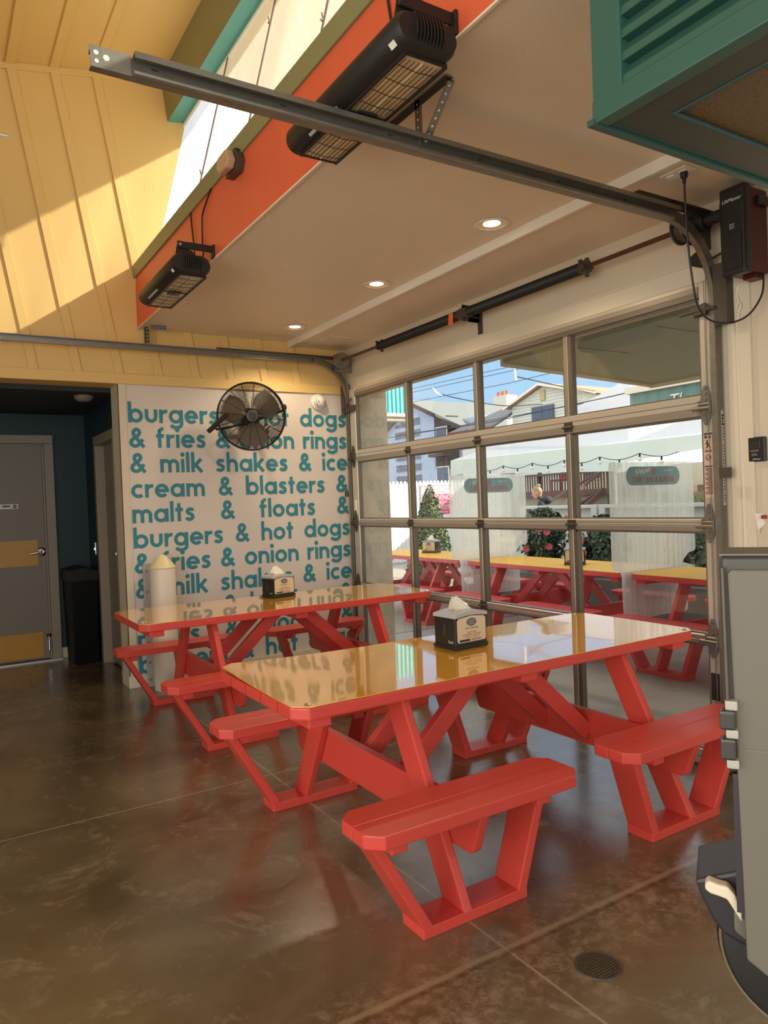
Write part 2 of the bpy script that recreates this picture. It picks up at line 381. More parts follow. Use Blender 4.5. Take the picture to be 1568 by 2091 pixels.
# back wall with the menu lettering
YB = 6.155
BASEZ = 0.10
wb = struct('wall_back', MB().box((1.338, YB, 0), (3.44, 6.384, 2.478)), CREAM, label='white back wall beside the corridor opening, under the yellow boards', cat='wall')
struct('baseboard_back', MB().box((1.335, YB - 0.018, 0), (3.44, YB, BASEZ)).box((1.322, YB - 0.018, 0), (1.338, 6.39, BASEZ)), CREAMT,
       label='cream baseboard along the lettered wall', cat='baseboard', bevel=0.004)
struct('trim_4', MB().box((1.326, YB - 0.014, BASEZ), (1.395, YB, 2.478)).box((1.326, YB - 0.014, BASEZ), (1.338, 6.384, 2.478)), CREAMT,
       label='cream corner trim at the left end of the lettered wall', cat='trim', bevel=0.003)
GL = {}
def G(ch):
    R = 0.385
    c1 = arc(0.515, 0.5, R, 0, 360, 28)
    return {
        'a': (1.075, [(c1, 1), ([(0.94, 0), (0.94, 1)], 0)]),
        'b': (1.075, [(arc(0.56, 0.5, R, 0, 360, 28), 1), ([(0.135, 0), (0.135, 1.53)], 0)]),
        'c': (0.86, [(arc(0.515, 0.5, R, 48, 312, 22), 0)]),
        'd': (1.075, [(c1, 1), ([(0.94, 0), (0.94, 1.53)], 0)]),
        'e': (1.03, [(arc(0.515, 0.5, R, 0, 318, 26), 0), ([(0.14, 0.5), (1.03, 0.5)], 0)]),
        'f': (0.62, [([(0.25, 0), (0.25, 1.2)] + arc(0.52, 1.13, 0.27, 165, 80, 8), 0), ([(0.0, 0.88), (0.58, 0.88)], 0)]),
        'g': (1.075, [(c1, 1), ([(0.94, 1), (0.94, 0.0)] + arc(0.535, -0.02, 0.405, -8, -160, 12, 0.30), 0)]),
        'h': (0.93, [([(0.135, 0), (0.135, 1.53)], 0), ([(0.135, 0.4)] + arc(0.465, 0.53, 0.33, 175, 0, 14, 0.34) + [(0.795, 0)], 0)]),
        'i': (0.27, [([(0.135, 0), (0.135, 1.0)], 0), (arc(0.135, 1.34, 0.085, 0, 360, 14), 1)]),
        'k': (0.92, [([(0.135, 0), (0.135, 1.53)], 0), ([(0.2, 0.42), (0.78, 1.0)], 0), ([(0.36, 0.55), (0.82, 0.0)], 0)]),
        'l': (0.27, [([(0.135, 0), (0.135, 1.53)], 0)]),
        'm': (1.44, [([(0.135, 0), (0.135, 1)], 0), ([(0.135, 0.45)] + arc(0.425, 0.58, 0.29, 175, 0, 12) + [(0.715, 0)], 0),
                     ([(0.715, 0.45)] + arc(1.005, 0.58, 0.29, 175, 0, 12) + [(1.295, 0)], 0)]),
        'n': (0.93, [([(0.135, 0), (0.135, 1)], 0), ([(0.135, 0.4)] + arc(0.465, 0.53, 0.33, 175, 0, 14, 0.34) + [(0.795, 0)], 0)]),
        'o': (1.03, [(c1, 1)]),
        'r': (0.60, [([(0.135, 0), (0.135, 1)], 0), ([(0.135, 0.45)] + arc(0.50, 0.5, 0.365, 175, 72, 10), 0)]),
        's': (0.76, [([(0.65, 0.78), (0.58, 0.84), (0.48, 0.88), (0.36, 0.885), (0.25, 0.84), (0.19, 0.75), (0.21, 0.65), (0.29, 0.58), (0.40, 0.53),
                       (0.51, 0.47), (0.58, 0.39), (0.59, 0.28), (0.52, 0.17), (0.40, 0.12), (0.27, 0.125), (0.16, 0.17), (0.09, 0.25)], 0)]),
        't': (0.60, [([(0.28, 0), (0.28, 1.36)], 0), ([(0.0, 0.88), (0.58, 0.88)], 0)]),
        'u': (0.93, [([(0.135, 1), (0.135, 0.5)] + arc(0.465, 0.47, 0.33, 185, 355, 14, 0.34) + [(0.795, 0.5), (0.795, 1)], 0)]),
        '&': (1.16, [([(1.06, 0.02), (0.40, 0.86), (0.32, 1.02), (0.34, 1.20), (0.45, 1.31), (0.59, 1.33), (0.71, 1.26), (0.77, 1.12), (0.72, 0.98), (0.60, 0.86)], 0), ([(0.62, 0.875), (0.34, 0.68), (0.18, 0.52), (0.135, 0.36), (0.19, 0.22), (0.32, 0.13), (0.48, 0.12), (0.64, 0.18), (0.80, 0.34), (0.98, 0.62)], 0)]),
    }[ch]
ROWS = ['burgers & hot dogs', '& fries & onion rings', '& milk shakes & ice', 'cream & blasters &', 'malts & floats &'] * 2 + ['burgers & hot dogs']
mural = thing('mural', 'white wall panel with large teal menu words about burgers, fries and shakes', 'mural', (2.4, YB, BASEZ))
make('panel', W(mural, MB().box((1.396, YB - 0.004, BASEZ + 0.001), (3.432, YB, 2.477))), MURALW, mural)
XH = 0.1125
for k, row in enumerate(ROWS):
    z = 2.169 - 0.2064 * k
    words = row.split(' '); gap = 0.115; nst = 0
    wid = [sum(G(c)[0] for c in q) + gap * (len(q) - 1) for q in words]
    tot = (3.428 - 1.405) / XH; sp_ = (tot - sum(wid)) / (len(words) - 1); x = 0
    for q, ww in zip(words, wid):
        mb = MB()
        for c in q:
            adv, st = G(c)
            if row[0] == '&' and q == '&' and x == 0 and c == '&': pass
            for pts, cl in st:
                wd = 0.17 if len(pts) == 15 and cl else 0.262
                nst += 1; stroke([(a + x, b) for a, b in pts], wd, Matrix.Translation((1.405, YB - 0.0055 - 0.00012 * nst, z)) @ Matrix(((XH, 0, 0, 0), (0, 0, 1, 0), (0, XH, 0, 0), (0, 0, 0, 1))), mb, bool(cl))
            x += adv + gap
        x += sp_ - gap
        make('lettering', W(mural, mb), TEAL, mural)

# corridor
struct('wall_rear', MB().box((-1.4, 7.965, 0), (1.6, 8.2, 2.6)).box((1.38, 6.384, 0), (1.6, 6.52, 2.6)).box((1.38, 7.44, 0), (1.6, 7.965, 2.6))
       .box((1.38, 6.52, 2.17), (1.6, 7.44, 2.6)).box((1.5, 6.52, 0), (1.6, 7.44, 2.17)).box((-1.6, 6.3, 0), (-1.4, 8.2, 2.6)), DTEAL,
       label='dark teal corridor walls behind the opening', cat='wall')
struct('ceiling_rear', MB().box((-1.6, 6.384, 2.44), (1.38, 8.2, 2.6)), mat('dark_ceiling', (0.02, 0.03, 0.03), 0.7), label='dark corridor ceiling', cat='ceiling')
struct('baseboard_rear', MB().box((1.07, 7.95, 0), (1.38, 7.965, 0.1)), CREAMT, label='cream baseboard at the end of the dark corridor', cat='baseboard')
tag(make('ceiling_fitting', MB().lathe([(0.0, -0.05), (0.05, -0.045), (0.075, -0.02), (0.08, 0.0)], (1.155, 6.62, 2.439), (0, 0, 1), 24), DOORG, origin=(1.155, 6.62, 2.439), smooth=0.8),
    'small pale round fitting on the dark corridor ceiling', 'ceiling fitting')
# far corridor door
d1 = struct('door_1', MB().box((0.05, 7.925, 0.02), (0.965, 7.962, 2.15)), DOORG, label='grey corridor door with two yellow plates and a lever handle', cat='door', bevel=0.003)
make('door_frame', MB().box((0.985, 7.90, 0), (1.07, 7.96, 2.144)).box((-0.055, 7.90, 0), (0.03, 7.96, 2.144)).box((-0.055, 7.90, 2.145), (1.07, 7.96, 2.228))
     .box((0.966, 7.915, 0), (0.984, 7.96, 2.13)).box((0.031, 7.915, 2.131), (0.984, 7.96, 2.1445)), DOORC, d1, bevel=0.006)
make('threshold', MB().box((-0.05, 7.86, 0), (1.07, 7.97, 0.012)), ALU, d1)
make('kick_plate', MB().box((0.11, 7.921, 0.945), (0.893, 7.926, 1.195)), GOLDP, d1)
make('kick_plate', MB().box((0.11, 7.921, 0.04), (0.905, 7.926, 0.285)), GOLDP, d1)
hb = MB().lathe([(0.001, 0.0), (0.040, 0.0), (0.042, 0.008), (0.034, 0.014), (0.016, 0.018), (0.014, 0.055), (0.0, 0.055)], (0.93, 7.926, 1.078), (0, -1, 0), 28)
hb.tube([(0.93, 7.876, 1.078), (0.90, 7.872, 1.077), (0.86, 7.872, 1.070), (0.815, 7.876, 1.065)], [0.013, 0.011, 0.010, 0.008], 12)
make('door_handle', hb, CHROME, d1, smooth=0.6)
sg = make('occupied_sign', MB().box((0.36, 7.919, 1.508), (0.738, 7.926, 1.556)), WHITEP, d1, bevel=0.004)
make('symbol', MB().lathe([(0.001, 0), (0.017, 0)], (0.708, 7.9185, 1.532), (0, -1, 0), 24).box((0.60, 7.918, 1.528), (0.665, 7.919, 1.542)), INK, sg)
make('symbol_bar', MB().box((0.697, 7.9178, 1.529), (0.719, 7.9182, 1.535)), INKW, sg)
db = MB().cyl((0.957, 7.905, 0.10), (0.957, 7.905, 0.20), 0.014, 14).cyl((0.957, 7.905, 0.20), (0.957, 7.905, 0.235), 0.008, 12).box((0.94, 7.90, 0.11), (0.974, 7.925, 0.19))
make('door_stop', db, CHROME, d1, smooth=0.6)
make('stop_knob', MB().cyl((0.957, 7.905, 0.235), (0.957, 7.905, 0.262), 0.02, 16), BLACK, d1, smooth=0.6)
# side corridor door
d2 = struct('door_2', MB().box((1.44, 6.60, 0.02), (1.48, 7.36, 2.09)), DOORG, label='grey side door seen edge-on in the corridor', cat='door', bevel=0.003)
make('door_frame', MB().box((1.36, 7.35, 0), (1.49, 7.435, 2.079)).box((1.36, 6.525, 0), (1.49, 6.61, 2.079)).box((1.36, 6.525, 2.08), (1.49, 7.435, 2.165)), DOORC, d2, bevel=0.006)
hb = MB().lathe([(0.001, 0), (0.034, 0), (0.036, 0.006), (0.03, 0.012), (0.013, 0.016), (0.012, 0.06), (0, 0.06)], (1.44, 6.70, 1.075), (-1, 0, 0), 24)
hb.tube([(1.385, 6.70, 1.075), (1.38, 6.74, 1.075), (1.382, 6.82, 1.07)], [0.012, 0.011, 0.009], 12)
make('door_handle', hb, CHROME, d2, smooth=0.6)
make('notice', MB().box((1.437, 6.63, 1.42), (1.44, 6.70, 1.70)), WHITEP, d2)
tag(make('light_switch', MB().box((1.372, 7.60, 1.03), (1.38, 7.68, 1.15)).box((1.364, 7.625, 1.07), (1.373, 7.655, 1.10)), CHROME, origin=(1.38, 7.64, 1.09), bevel=0.003),
    'metal switch plate on the dark teal corridor wall', 'switch')

# yellow board-and-batten wall above, leaning battens square to the pitched roof
def roofz(x): return 4.854 + 0.167 * (x - 0.589)
yw = MB().prism([(-5, YB, 2.478), (3.44, YB, 2.478), (3.44, YB, 2.95), (1.56, YB, 2.95), (1.56, YB, 3.30), (1.66, YB, 3.42), (2.06, YB, 5.02), (2.06, YB, roofz(2.06)), (-5, YB, roofz(-5))], (0, 0.22, 0))
struct('wall_upper', yw, YBOARD, label='yellow board and batten wall above the mural and corridor', cat='wall')
bt = MB()
def lean(x, z): return x - 0.167 * (z - 2.56)
for k in range(-14, 9):
    x0 = 0.055 + 0.316 * k + 0.316
    if x0 < -4: continue
    def top(xx):
        zt = 2.94
        if xx < 1.95: zt = (roofz(xx - 0.39) - 0.0)
        return zt
    if x0 > 1.95:
        zt = 2.945
        bt.prism([(x0, YB, 2.555), (x0 + 0.068, YB, 2.555), (lean(x0 + 0.068, zt), YB, zt), (lean(x0, zt), YB, zt)], (0, -0.017, 0))
    else:
        za = roofz(lean(x0, 4.8)); zb = za + 0.012
        bt.prism([(x0, YB, 2.555), (x0 + 0.068, YB, 2.555), (lean(x0 + 0.068, zb), YB, zb), (lean(x0, za), YB, za)], (0, -0.017, 0))
        xr = lean(x0, za)     # matching batten on the roof boarding
        if xr < 1.72:
            bt.prism([(xr, YB, za), (xr + 0.068, YB, za + 0.0114), (xr + 0.068 + 0.003, YB, za - 0.006), (xr + 0.003, YB, za - 0.0174)], (0, -10.5, 0))
bt.prism([(-5, YB - 0.022, 2.478), (3.44, YB - 0.022, 2.478), (3.44, YB - 0.022, 2.562), (-5, YB - 0.022, 2.562)], (0, 0.024, 0))
bt.prism([(-5, YB - 0.018, roofz(-5) - 0.05), (1.80, YB - 0.018, roofz(1.80) - 0.05), (1.80, YB - 0.018, roofz(1.80)), (-5, YB - 0.018, roofz(-5))], (0, 0.02, 0))
struct('trim_5', bt, YBOARD, label='yellow battens and trim boards on the upper wall', cat='trim', bevel=0.003, seg=1)
rf = MB().prism([(-5, YB + 0.3, roofz(-5)), (3.0, YB + 0.3, roofz(3.0)), (3.0, YB + 0.3, roofz(3.0) + 0.22), (-5, YB + 0.3, roofz(-5) + 0.22)], (0, -10.6, 0))
struct('ceiling_upper', rf, YBOARD, label='pitched yellow boarded ceiling high above', cat='ceiling')
# teal and olive beam over the glazing
bm_ = MB()
A_, B_, C_, D_ = (1.786, roofz(1.786) + 0.02), (1.835, 4.703), (1.985, 4.728), (1.94, roofz(1.94) + 0.02)
Y0, Y1 = -3.0, YB
for (p, q, mi) in ((A_, B_, 0), (B_, C_, 1), (C_, D_, 1), (D_, A_, 0)):
    bm_.add([(p[0], Y1, p[1]), (q[0], Y1, q[1]), (q[0], Y0, q[1]), (p[0], Y0, p[1])], [(0, 1, 2, 3)], mi)
bm_.poly([(p[0], Y0, p[1]) for p in (A_, B_, C_, D_)]); bm_.poly([(p[0], Y1, p[1]) for p in (D_, C_, B_, A_)])
struct('trim_1', bm_, [OLIVE, TEALB], label='olive and teal roof beam along the top of the glazing', cat='beam')
# tilted clerestory glazing: panels and thin joint cords
def gpt(t, y): return (1.655 + (1.985 - 1.655) * t, y, 3.45 + (4.728 - 3.45) * t)
wn = None
ys = [YB, 5.05, 4.12, 3.17, 2.2, 1.2, 0.2, -1.0, -2.4]
gl = MB()
for a, b in zip(ys[:-1], ys[1:]):
    gl.prism([gpt(0, a), gpt(0, b), gpt(1, b), gpt(1, a)], (0.006, 0, -0.002))
wn = struct('window_1', gl, SKYL, label='tilted milky clerestory glazing between olive sill and teal beam', cat='window')
cb = MB()
for y in ys[1:]:
    p0, p1 = Vector(gpt(0.02, y)), Vector(gpt(0.98, y)); n_ = Vector((-0.012, 0, 0.003))
    cb.tube([p0 + n_, p1 + n_], 0.006, 6)
    for t in (0.27, 0.72):
        q = Vector(gpt(t, y)) + n_
        cb.tube([q + Vector((0, 0.03, 0.03)), q, q + Vector((-0.02, -0.02, 0.03))], 0.004, 5)
make('joint_cord', cb, mat('mauve_cord', (0.20, 0.13, 0.12), 0.6), wn)
make('edge_bead', MB().tube([Vector(gpt(0.985, YB)) + Vector((-0.012, 0, -0.01)), Vector(gpt(0.985, -2.4)) + Vector((-0.012, 0, -0.01))], 0.012, 8), WSTRIP, wn)
# olive sill, orange board
sl = MB().prism([(1.498, YB, 3.348), (1.485, YB, 3.442), (1.70, YB, 3.465), (1.70, YB, 3.348)], (0, -4.85, 0))
struct('trim_2', sl, OLIVE, label='olive sill board under the clerestory glazing', cat='trim', bevel=0.004)
struct('trim_3', MB().box((1.512, 1.3, 2.945), (1.56, YB, 3.352)), ORANGE, label='orange fascia board between sill and flat ceiling', cat='trim')
struct('trim_6', MB().box((1.505, 1.3, 2.931), (1.516, YB, 2.9394)), CEIL, label='thin pale edge strip under the orange board', cat='trim')
# flat ceiling with the lower soffit by the wall
struct('ceiling', MB().box((1.514, 1.3, 2.94), (2.862, YB, 3.34)).box((2.862, 1.3, 2.90), (3.46, YB, 3.34)).box((3.46, -1.2, 2.96), (3.9, YB + 0.3, 3.34)), CEIL,
       label='flat cream ceiling under the orange board', cat='ceiling')
struct('trim_7', MB().box((2.845, 1.3, 2.885), (2.866, YB, 2.942)), WSTRIP, label='white step strip along the ceiling soffit', cat='trim')
# right wall: header over the roller door, pier and near wall
rw = MB().box((3.44, 2.30, 2.497), (3.76, 5.99, 2.965)).box((3.44, -1.2, 0), (3.76, 2.30, 2.965)).box((3.44, 5.99, 0), (3.80, 6.40, 2.965))
struct('wall_right', rw, CREAM, label='cream right wall around the glazed garage door', cat='wall')
struct('trim_8', MB().box((3.428, 2.30, 2.50), (3.441, 6.10, 2.612)).box((3.424, 2.36, 2.612), (3.441, 6.02, 2.622)), CREAMT, label='cream header board with a thin joint above the garage door', cat='trim', bevel=0.002)
struct('trim_9', MB().box((3.42, 2.07, 0), (3.441, 2.19, 2.95)), CREAMT, label='cream casing board beside the right door track', cat='trim', bevel=0.003)
struct('wall_left_blocker', MB().box((-1.75, 3.2, 0), (-1.6, 8.3, 4.55)), CREAM, label='cream left wall added out of view to keep fill light off the corridor', cat='wall')  # unseen wall added to block the left fill lamp from the corridor
struct('ground_outside', MB().box((3.62, -14, -0.2), (60, 60, -0.012)), mat('outdoor_concrete', (0.40, 0.36, 0.30), 0.7, var=0.12, scale=2.5, bump=0.1),
       label='pale concrete patio outside the garage door', cat='ground')
struct('ground_outer', MB().box((-30, -30, -0.2), (-6, 40, -0.012)).box((-6, -30, -0.2), (3.62, -6, -0.012)), MATS['outdoor_concrete'], label='concrete forecourt beyond the open doorways', cat='ground')
jt = MB()
for y in (2.45, 4.6, 6.75, 8.9): jt.box((3.65, y - 0.008, -0.0125), (12, y + 0.008, -0.0105))
for x in (6.6, 9.4): jt.box((x - 0.008, -2, -0.0125), (x + 0.008, 14, -0.0105))
struct('trim_10', jt, mat('joint_dark', (0.08, 0.07, 0.055), 0.8), label='dark expansion joints in the patio concrete', cat='joint')

# ================================================================== GARAGE DOOR AND ITS HARDWARE
gd = thing('garage_door', 'wide glazed sectional garage door with aluminium frames, four panes to each row', 'garage door', (3.41, 4.12, 0))
X0, X1, YL, YR = 3.386, 3.430, 5.987, 2.258
MUL = [(5.055, 5.005), (4.152, 4.098), (3.268, 3.212)]
SEC = [(1.862, 2.505, 0.067, 0.075), (1.259, 1.860, 0.034, 0.037), (0.667, 1.257, 0.026, 0.029), (0.012, 0.665, 0.075, 0.021)]
def hinge_plate(mb, y, z, h, wd, x):
    """tapered leaf with bolt heads; h > 0 points up"""
    pts = [(x, y - wd, z), (x, y - wd, z + h * 0.42), (x, y - wd * 0.35, z + h), (x, y + wd * 0.35, z + h), (x, y + wd, z + h * 0.42), (x, y + wd, z)]
    mb.prism(pts, (-0.006, 0, 0))
    for f in (0.28, 0.58, 0.86): mb.lathe([(0.0, 0.007), (0.006, 0.006), (0.008, 0.0)], (x - 0.006, y, z + h * f), (-1, 0, 0), 8)
for k, (za, zb, rb, rt_) in enumerate(SEC):
    fr = MB()
    def rail(a, b, xo=0.0): fr.box((X0 + xo, YR, a), (X1, YL, b))
    fr.box((X0, YR, za), (X1, YR + 0.062, zb)).box((X0, YL - 0.105, za), (X1, YL, zb))
    fr.box((X0, YR + 0.062, za), (X1, YL - 0.105, za + rb)).box((X0, YR + 0.062, zb - rt_), (X1, YL - 0.105, zb))
    s_ = make('door_section', W(gd, fr), ALU, gd, bevel=0.004, seg=1)
    for a, b in MUL:
        make('mullion', W(gd, MB().box((X0 + 0.002, b + 0.022, za + rb), (X1, a, zb - rt_)).box((X0 + 0.010, b, za + rb), (X1, b + 0.022, zb - rt_))), ALU_SHADE, s_, bevel=0.003, seg=1)
        make('mullion_shade', W(gd, MB().box((X0 + 0.006, b + 0.001, za + rb), (X0 + 0.0102, b + 0.021, zb - rt_))), ALUD, s_)  # dark strip colours in the shaded side of the mullion
    if k == 0: make('rail_shade', W(gd, MB().box((X0 - 0.003, YR + 0.062, 2.425), (X0 + 0.001, YL - 0.105, 2.452))), ALUD, s_); make('rail_shade', W(gd, MB().box((X0 - 0.006, YR + 0.062, 2.454), (X0 + 0.001, YL - 0.105, 2.482))), ALU_SHADE, s_)  # strips colour in the darkness of the recessed top rail
    else: make('rail_shade', W(gd, MB().box((X0 - 0.002, YR + 0.062, zb - rt_), (X0 + 0.001, YL - 0.105, zb - 0.002))), ALU_SHADE, s_)  # strip colours in the shading below the section joint
    edges = [YL - 0.105] + [q for a in MUL for q in a] + [YR + 0.062]
    for a, b in zip(edges[0::2], edges[1::2]):
        make('glass_pane', W(gd, MB().box((3.409, b - 0.004, za + rb - 0.004), (3.413, a + 0.004, zb - rt_ + 0.004))), GLASS, s_)
        gk = MB()
        z0_, z1_ = za + rb, zb - rt_
        for (p, q) in (((b, z0_), (b + 0.008, z1_)), ((a - 0.008, z0_), (a, z1_)), ((b, z0_), (a, z0_ + 0.007)), ((b, z1_ - 0.012), (a, z1_))):
            gk.box((X0 + 0.006, p[0], p[1]), (X1, q[0], q[1]))
        make('gasket', W(gd, gk), ALUD, s_)
    gr_ = MB().box((X0 - 0.0015, YR + 0.004, za + rb * 0.45 - 0.0015), (X0 + 0.001, YL - 0.004, za + rb * 0.45 + 0.0015))
    for yy in (YR + 0.030,): gr_.box((X0 - 0.0012, yy - 0.0012, za), (X0 + 0.001, yy + 0.0012, zb))
    make('groove', W(gd, gr_), ALUD, s_)
    if k < 3:                                        # hinges across the joint below
        for y in (YR + 0.034, YL - 0.045):
            h = MB(); hinge_plate(h, y, za + 0.012, 0.10, 0.030, X0); hinge_plate(h, y, za - 0.014, -0.075, 0.030, X0)
            h.cyl((X0 - 0.022, y - 0.035, za - 0.004), (X0 - 0.022, y + 0.065, za - 0.004), 0.011, 12)
            h.cyl((X0 - 0.022, y - 0.03, za + 0.016), (X0 - 0.022, y + 0.03, za + 0.016), 0.009, 12)
            h.box((X0 - 0.03, y + 0.024, za - 0.024), (X0, y + 0.030, za + 0.034)).box((X0 - 0.03, y - 0.036, za - 0.024), (X0, y - 0.030, za + 0.034))
            make('roller_hinge', W(gd, h), STEEL if y < 3 else DSTEEL, s_, smooth=0.5)
        for a, b in MUL:
            y = (a + b) / 2; h = MB()
            h.prism([(X0, y - 0.034, za + 0.028), (X0, y + 0.034, za + 0.028), (X0, y + 0.034, za + 0.01), (X0, y + 0.045, za), (X0, y + 0.034, za - 0.01), (X0, y + 0.034, za - 0.03),
                     (X0, y - 0.034, za - 0.03), (X0, y - 0.034, za - 0.01), (X0, y - 0.045, za), (X0, y - 0.034, za + 0.01)], (-0.005, 0, 0))
            h.cyl((X0 - 0.010, y - 0.042, za - 0.001), (X0 - 0.010, y + 0.042, za - 0.001), 0.008, 10)
            for dy in (-0.022, 0.022):
                for dz in (0.018, -0.02): h.lathe([(0, 0.006), (0.006, 0.005), (0.007, 0)], (X0 - 0.005, y + dy, za + dz), (-1, 0, 0), 8)
            make('centre_hinge', W(gd, h), DSTEEL, s_, smooth=0.5)
    if k == 0:
        h = MB().box((X0 - 0.006, YR + 0.0, 2.325), (X0, YR + 0.085, 2.385)).box((X0 - 0.03, YR + 0.01, 2.335), (X0 - 0.006, YR + 0.075, 2.34)).cyl((X0 - 0.03, YR + 0.15, 2.350), (X0 - 0.03, YR - 0.05, 2.350), 0.009, 10)
        h.prism([(X0 - 0.03, YR + 0.09, 2.37), (X0 - 0.03, YR - 0.0, 2.385), (X0 - 0.03, YR - 0.0, 2.33), (X0 - 0.03, YR + 0.06, 2.33)], (-0.006, 0, 0))
        make('top_roller_bracket', W(gd, h), DSTEEL, s_, smooth=0.5)
        h = MB().box((X0 - 0.02, YL - 0.11, 2.29), (X0, YL, 2.35)).plank((X0 - 0.02, YL - 0.08, 2.41), (X0 - 0.05, YL + 0.06, 2.32), (0, 0.003, 0.012), (0.003, 0, 0)).cyl((X0 - 0.03, YL - 0.06, 2.30), (X0 - 0.03, YL + 0.05, 2.30), 0.012, 10)
        make('top_roller_bracket', W(gd, h), DSTEEL, s_, smooth=0.5)
    if k == 1:                                       # warning sticker, right stile
        st = MB().box((X0 - 0.002, YR + 0.006, 1.40), (X0, YR + 0.056, 1.735))
        sk = make('warning_sticker', W(gd, st), mat('pink_sticker', (0.62, 0.42, 0.33), 0.6), s_)
        st = MB().box((X0 - 0.002, YL - 0.075, 1.33), (X0, YL - 0.03, 1.47))
        make('warning_sticker', W(gd, st), WHITEP, s_)
    if k == 3:
        make('warning_sticker', W(gd, MB().box((X0 - 0.002, YR + 0.008, 0.36), (X0, YR + 0.056, 0.50))), mat('black_sticker', (0.03, 0.02, 0.02), 0.5), s_)
# printed figures on the stickers (their own thin print layer)
def sticker_print(y0, zt, wd):
    m = MB()
    x = X0 - 0.0035
    m.box((x, y0 + 0.003, zt - 0.012), (x + 0.001, y0 + wd - 0.003, zt - 0.003))
    m.box((x, y0 + 0.010, zt - 0.030), (x + 0.001, y0 + 0.022, zt - 0.017)).box((x, y0 + 0.03, zt - 0.030), (x + 0.001, y0 + 0.044, zt - 0.017))
    # falling-figure pictogram
    m.lathe([(0.0, 0), (0.005, 0)], (x, y0 + 0.029, zt - 0.042), (-1, 0, 0), 10)
    m.plank((x, y0 + 0.03, zt - 0.047), (x, y0 + 0.024, zt - 0.066), (0, 0.004, 0), (0.0008, 0, 0))
    m.plank((x, y0 + 0.025, zt - 0.064), (x, y0 + 0.012, zt - 0.080), (0, 0.003, 0), (0.0008, 0, 0))
    m.plank((x, y0 + 0.026, zt - 0.064), (x, y0 + 0.034, zt - 0.080), (0, 0.003, 0), (0.0008, 0, 0))
    m.plank((x, y0 + 0.028, zt - 0.052), (x, y0 + 0.040, zt - 0.060), (0, 0.003, 0), (0.0008, 0, 0))
    ring = [(x, y0 + 0.025 + 0.014 * math.cos(a), zt - 0.128 + 0.014 * math.sin(a)) for a in [i * math.pi / 10 for i in range(20)]]
    m.tube(ring, 0.0014, 5, closed=True)
    m.plank((x, y0 + 0.015, zt - 0.118), (x, y0 + 0.035, zt - 0.138), (0, 0.0015, 0), (0.0008, 0, 0))
    z = zt - 0.09
    for i in range(3): m.box((x, y0 + 0.005, z - 0.004 * i - 0.002), (x + 0.001, y0 + wd - 0.006, z - 0.004 * i))
    m.box((x, y0 + 0.003, zt - 0.176), (x + 0.001, y0 + wd - 0.003, zt - 0.170))
    for i in range(17): m.box((x, y0 + 0.006, zt - 0.186 - 0.008 * i), (x + 0.001, y0 + wd - 0.006 - 0.012 * (i % 3 == 2), zt - 0.1825 - 0.008 * i))
    return m
make('print', W(gd, sticker_print(YR + 0.006, 1.735, 0.05)), INK, sk)

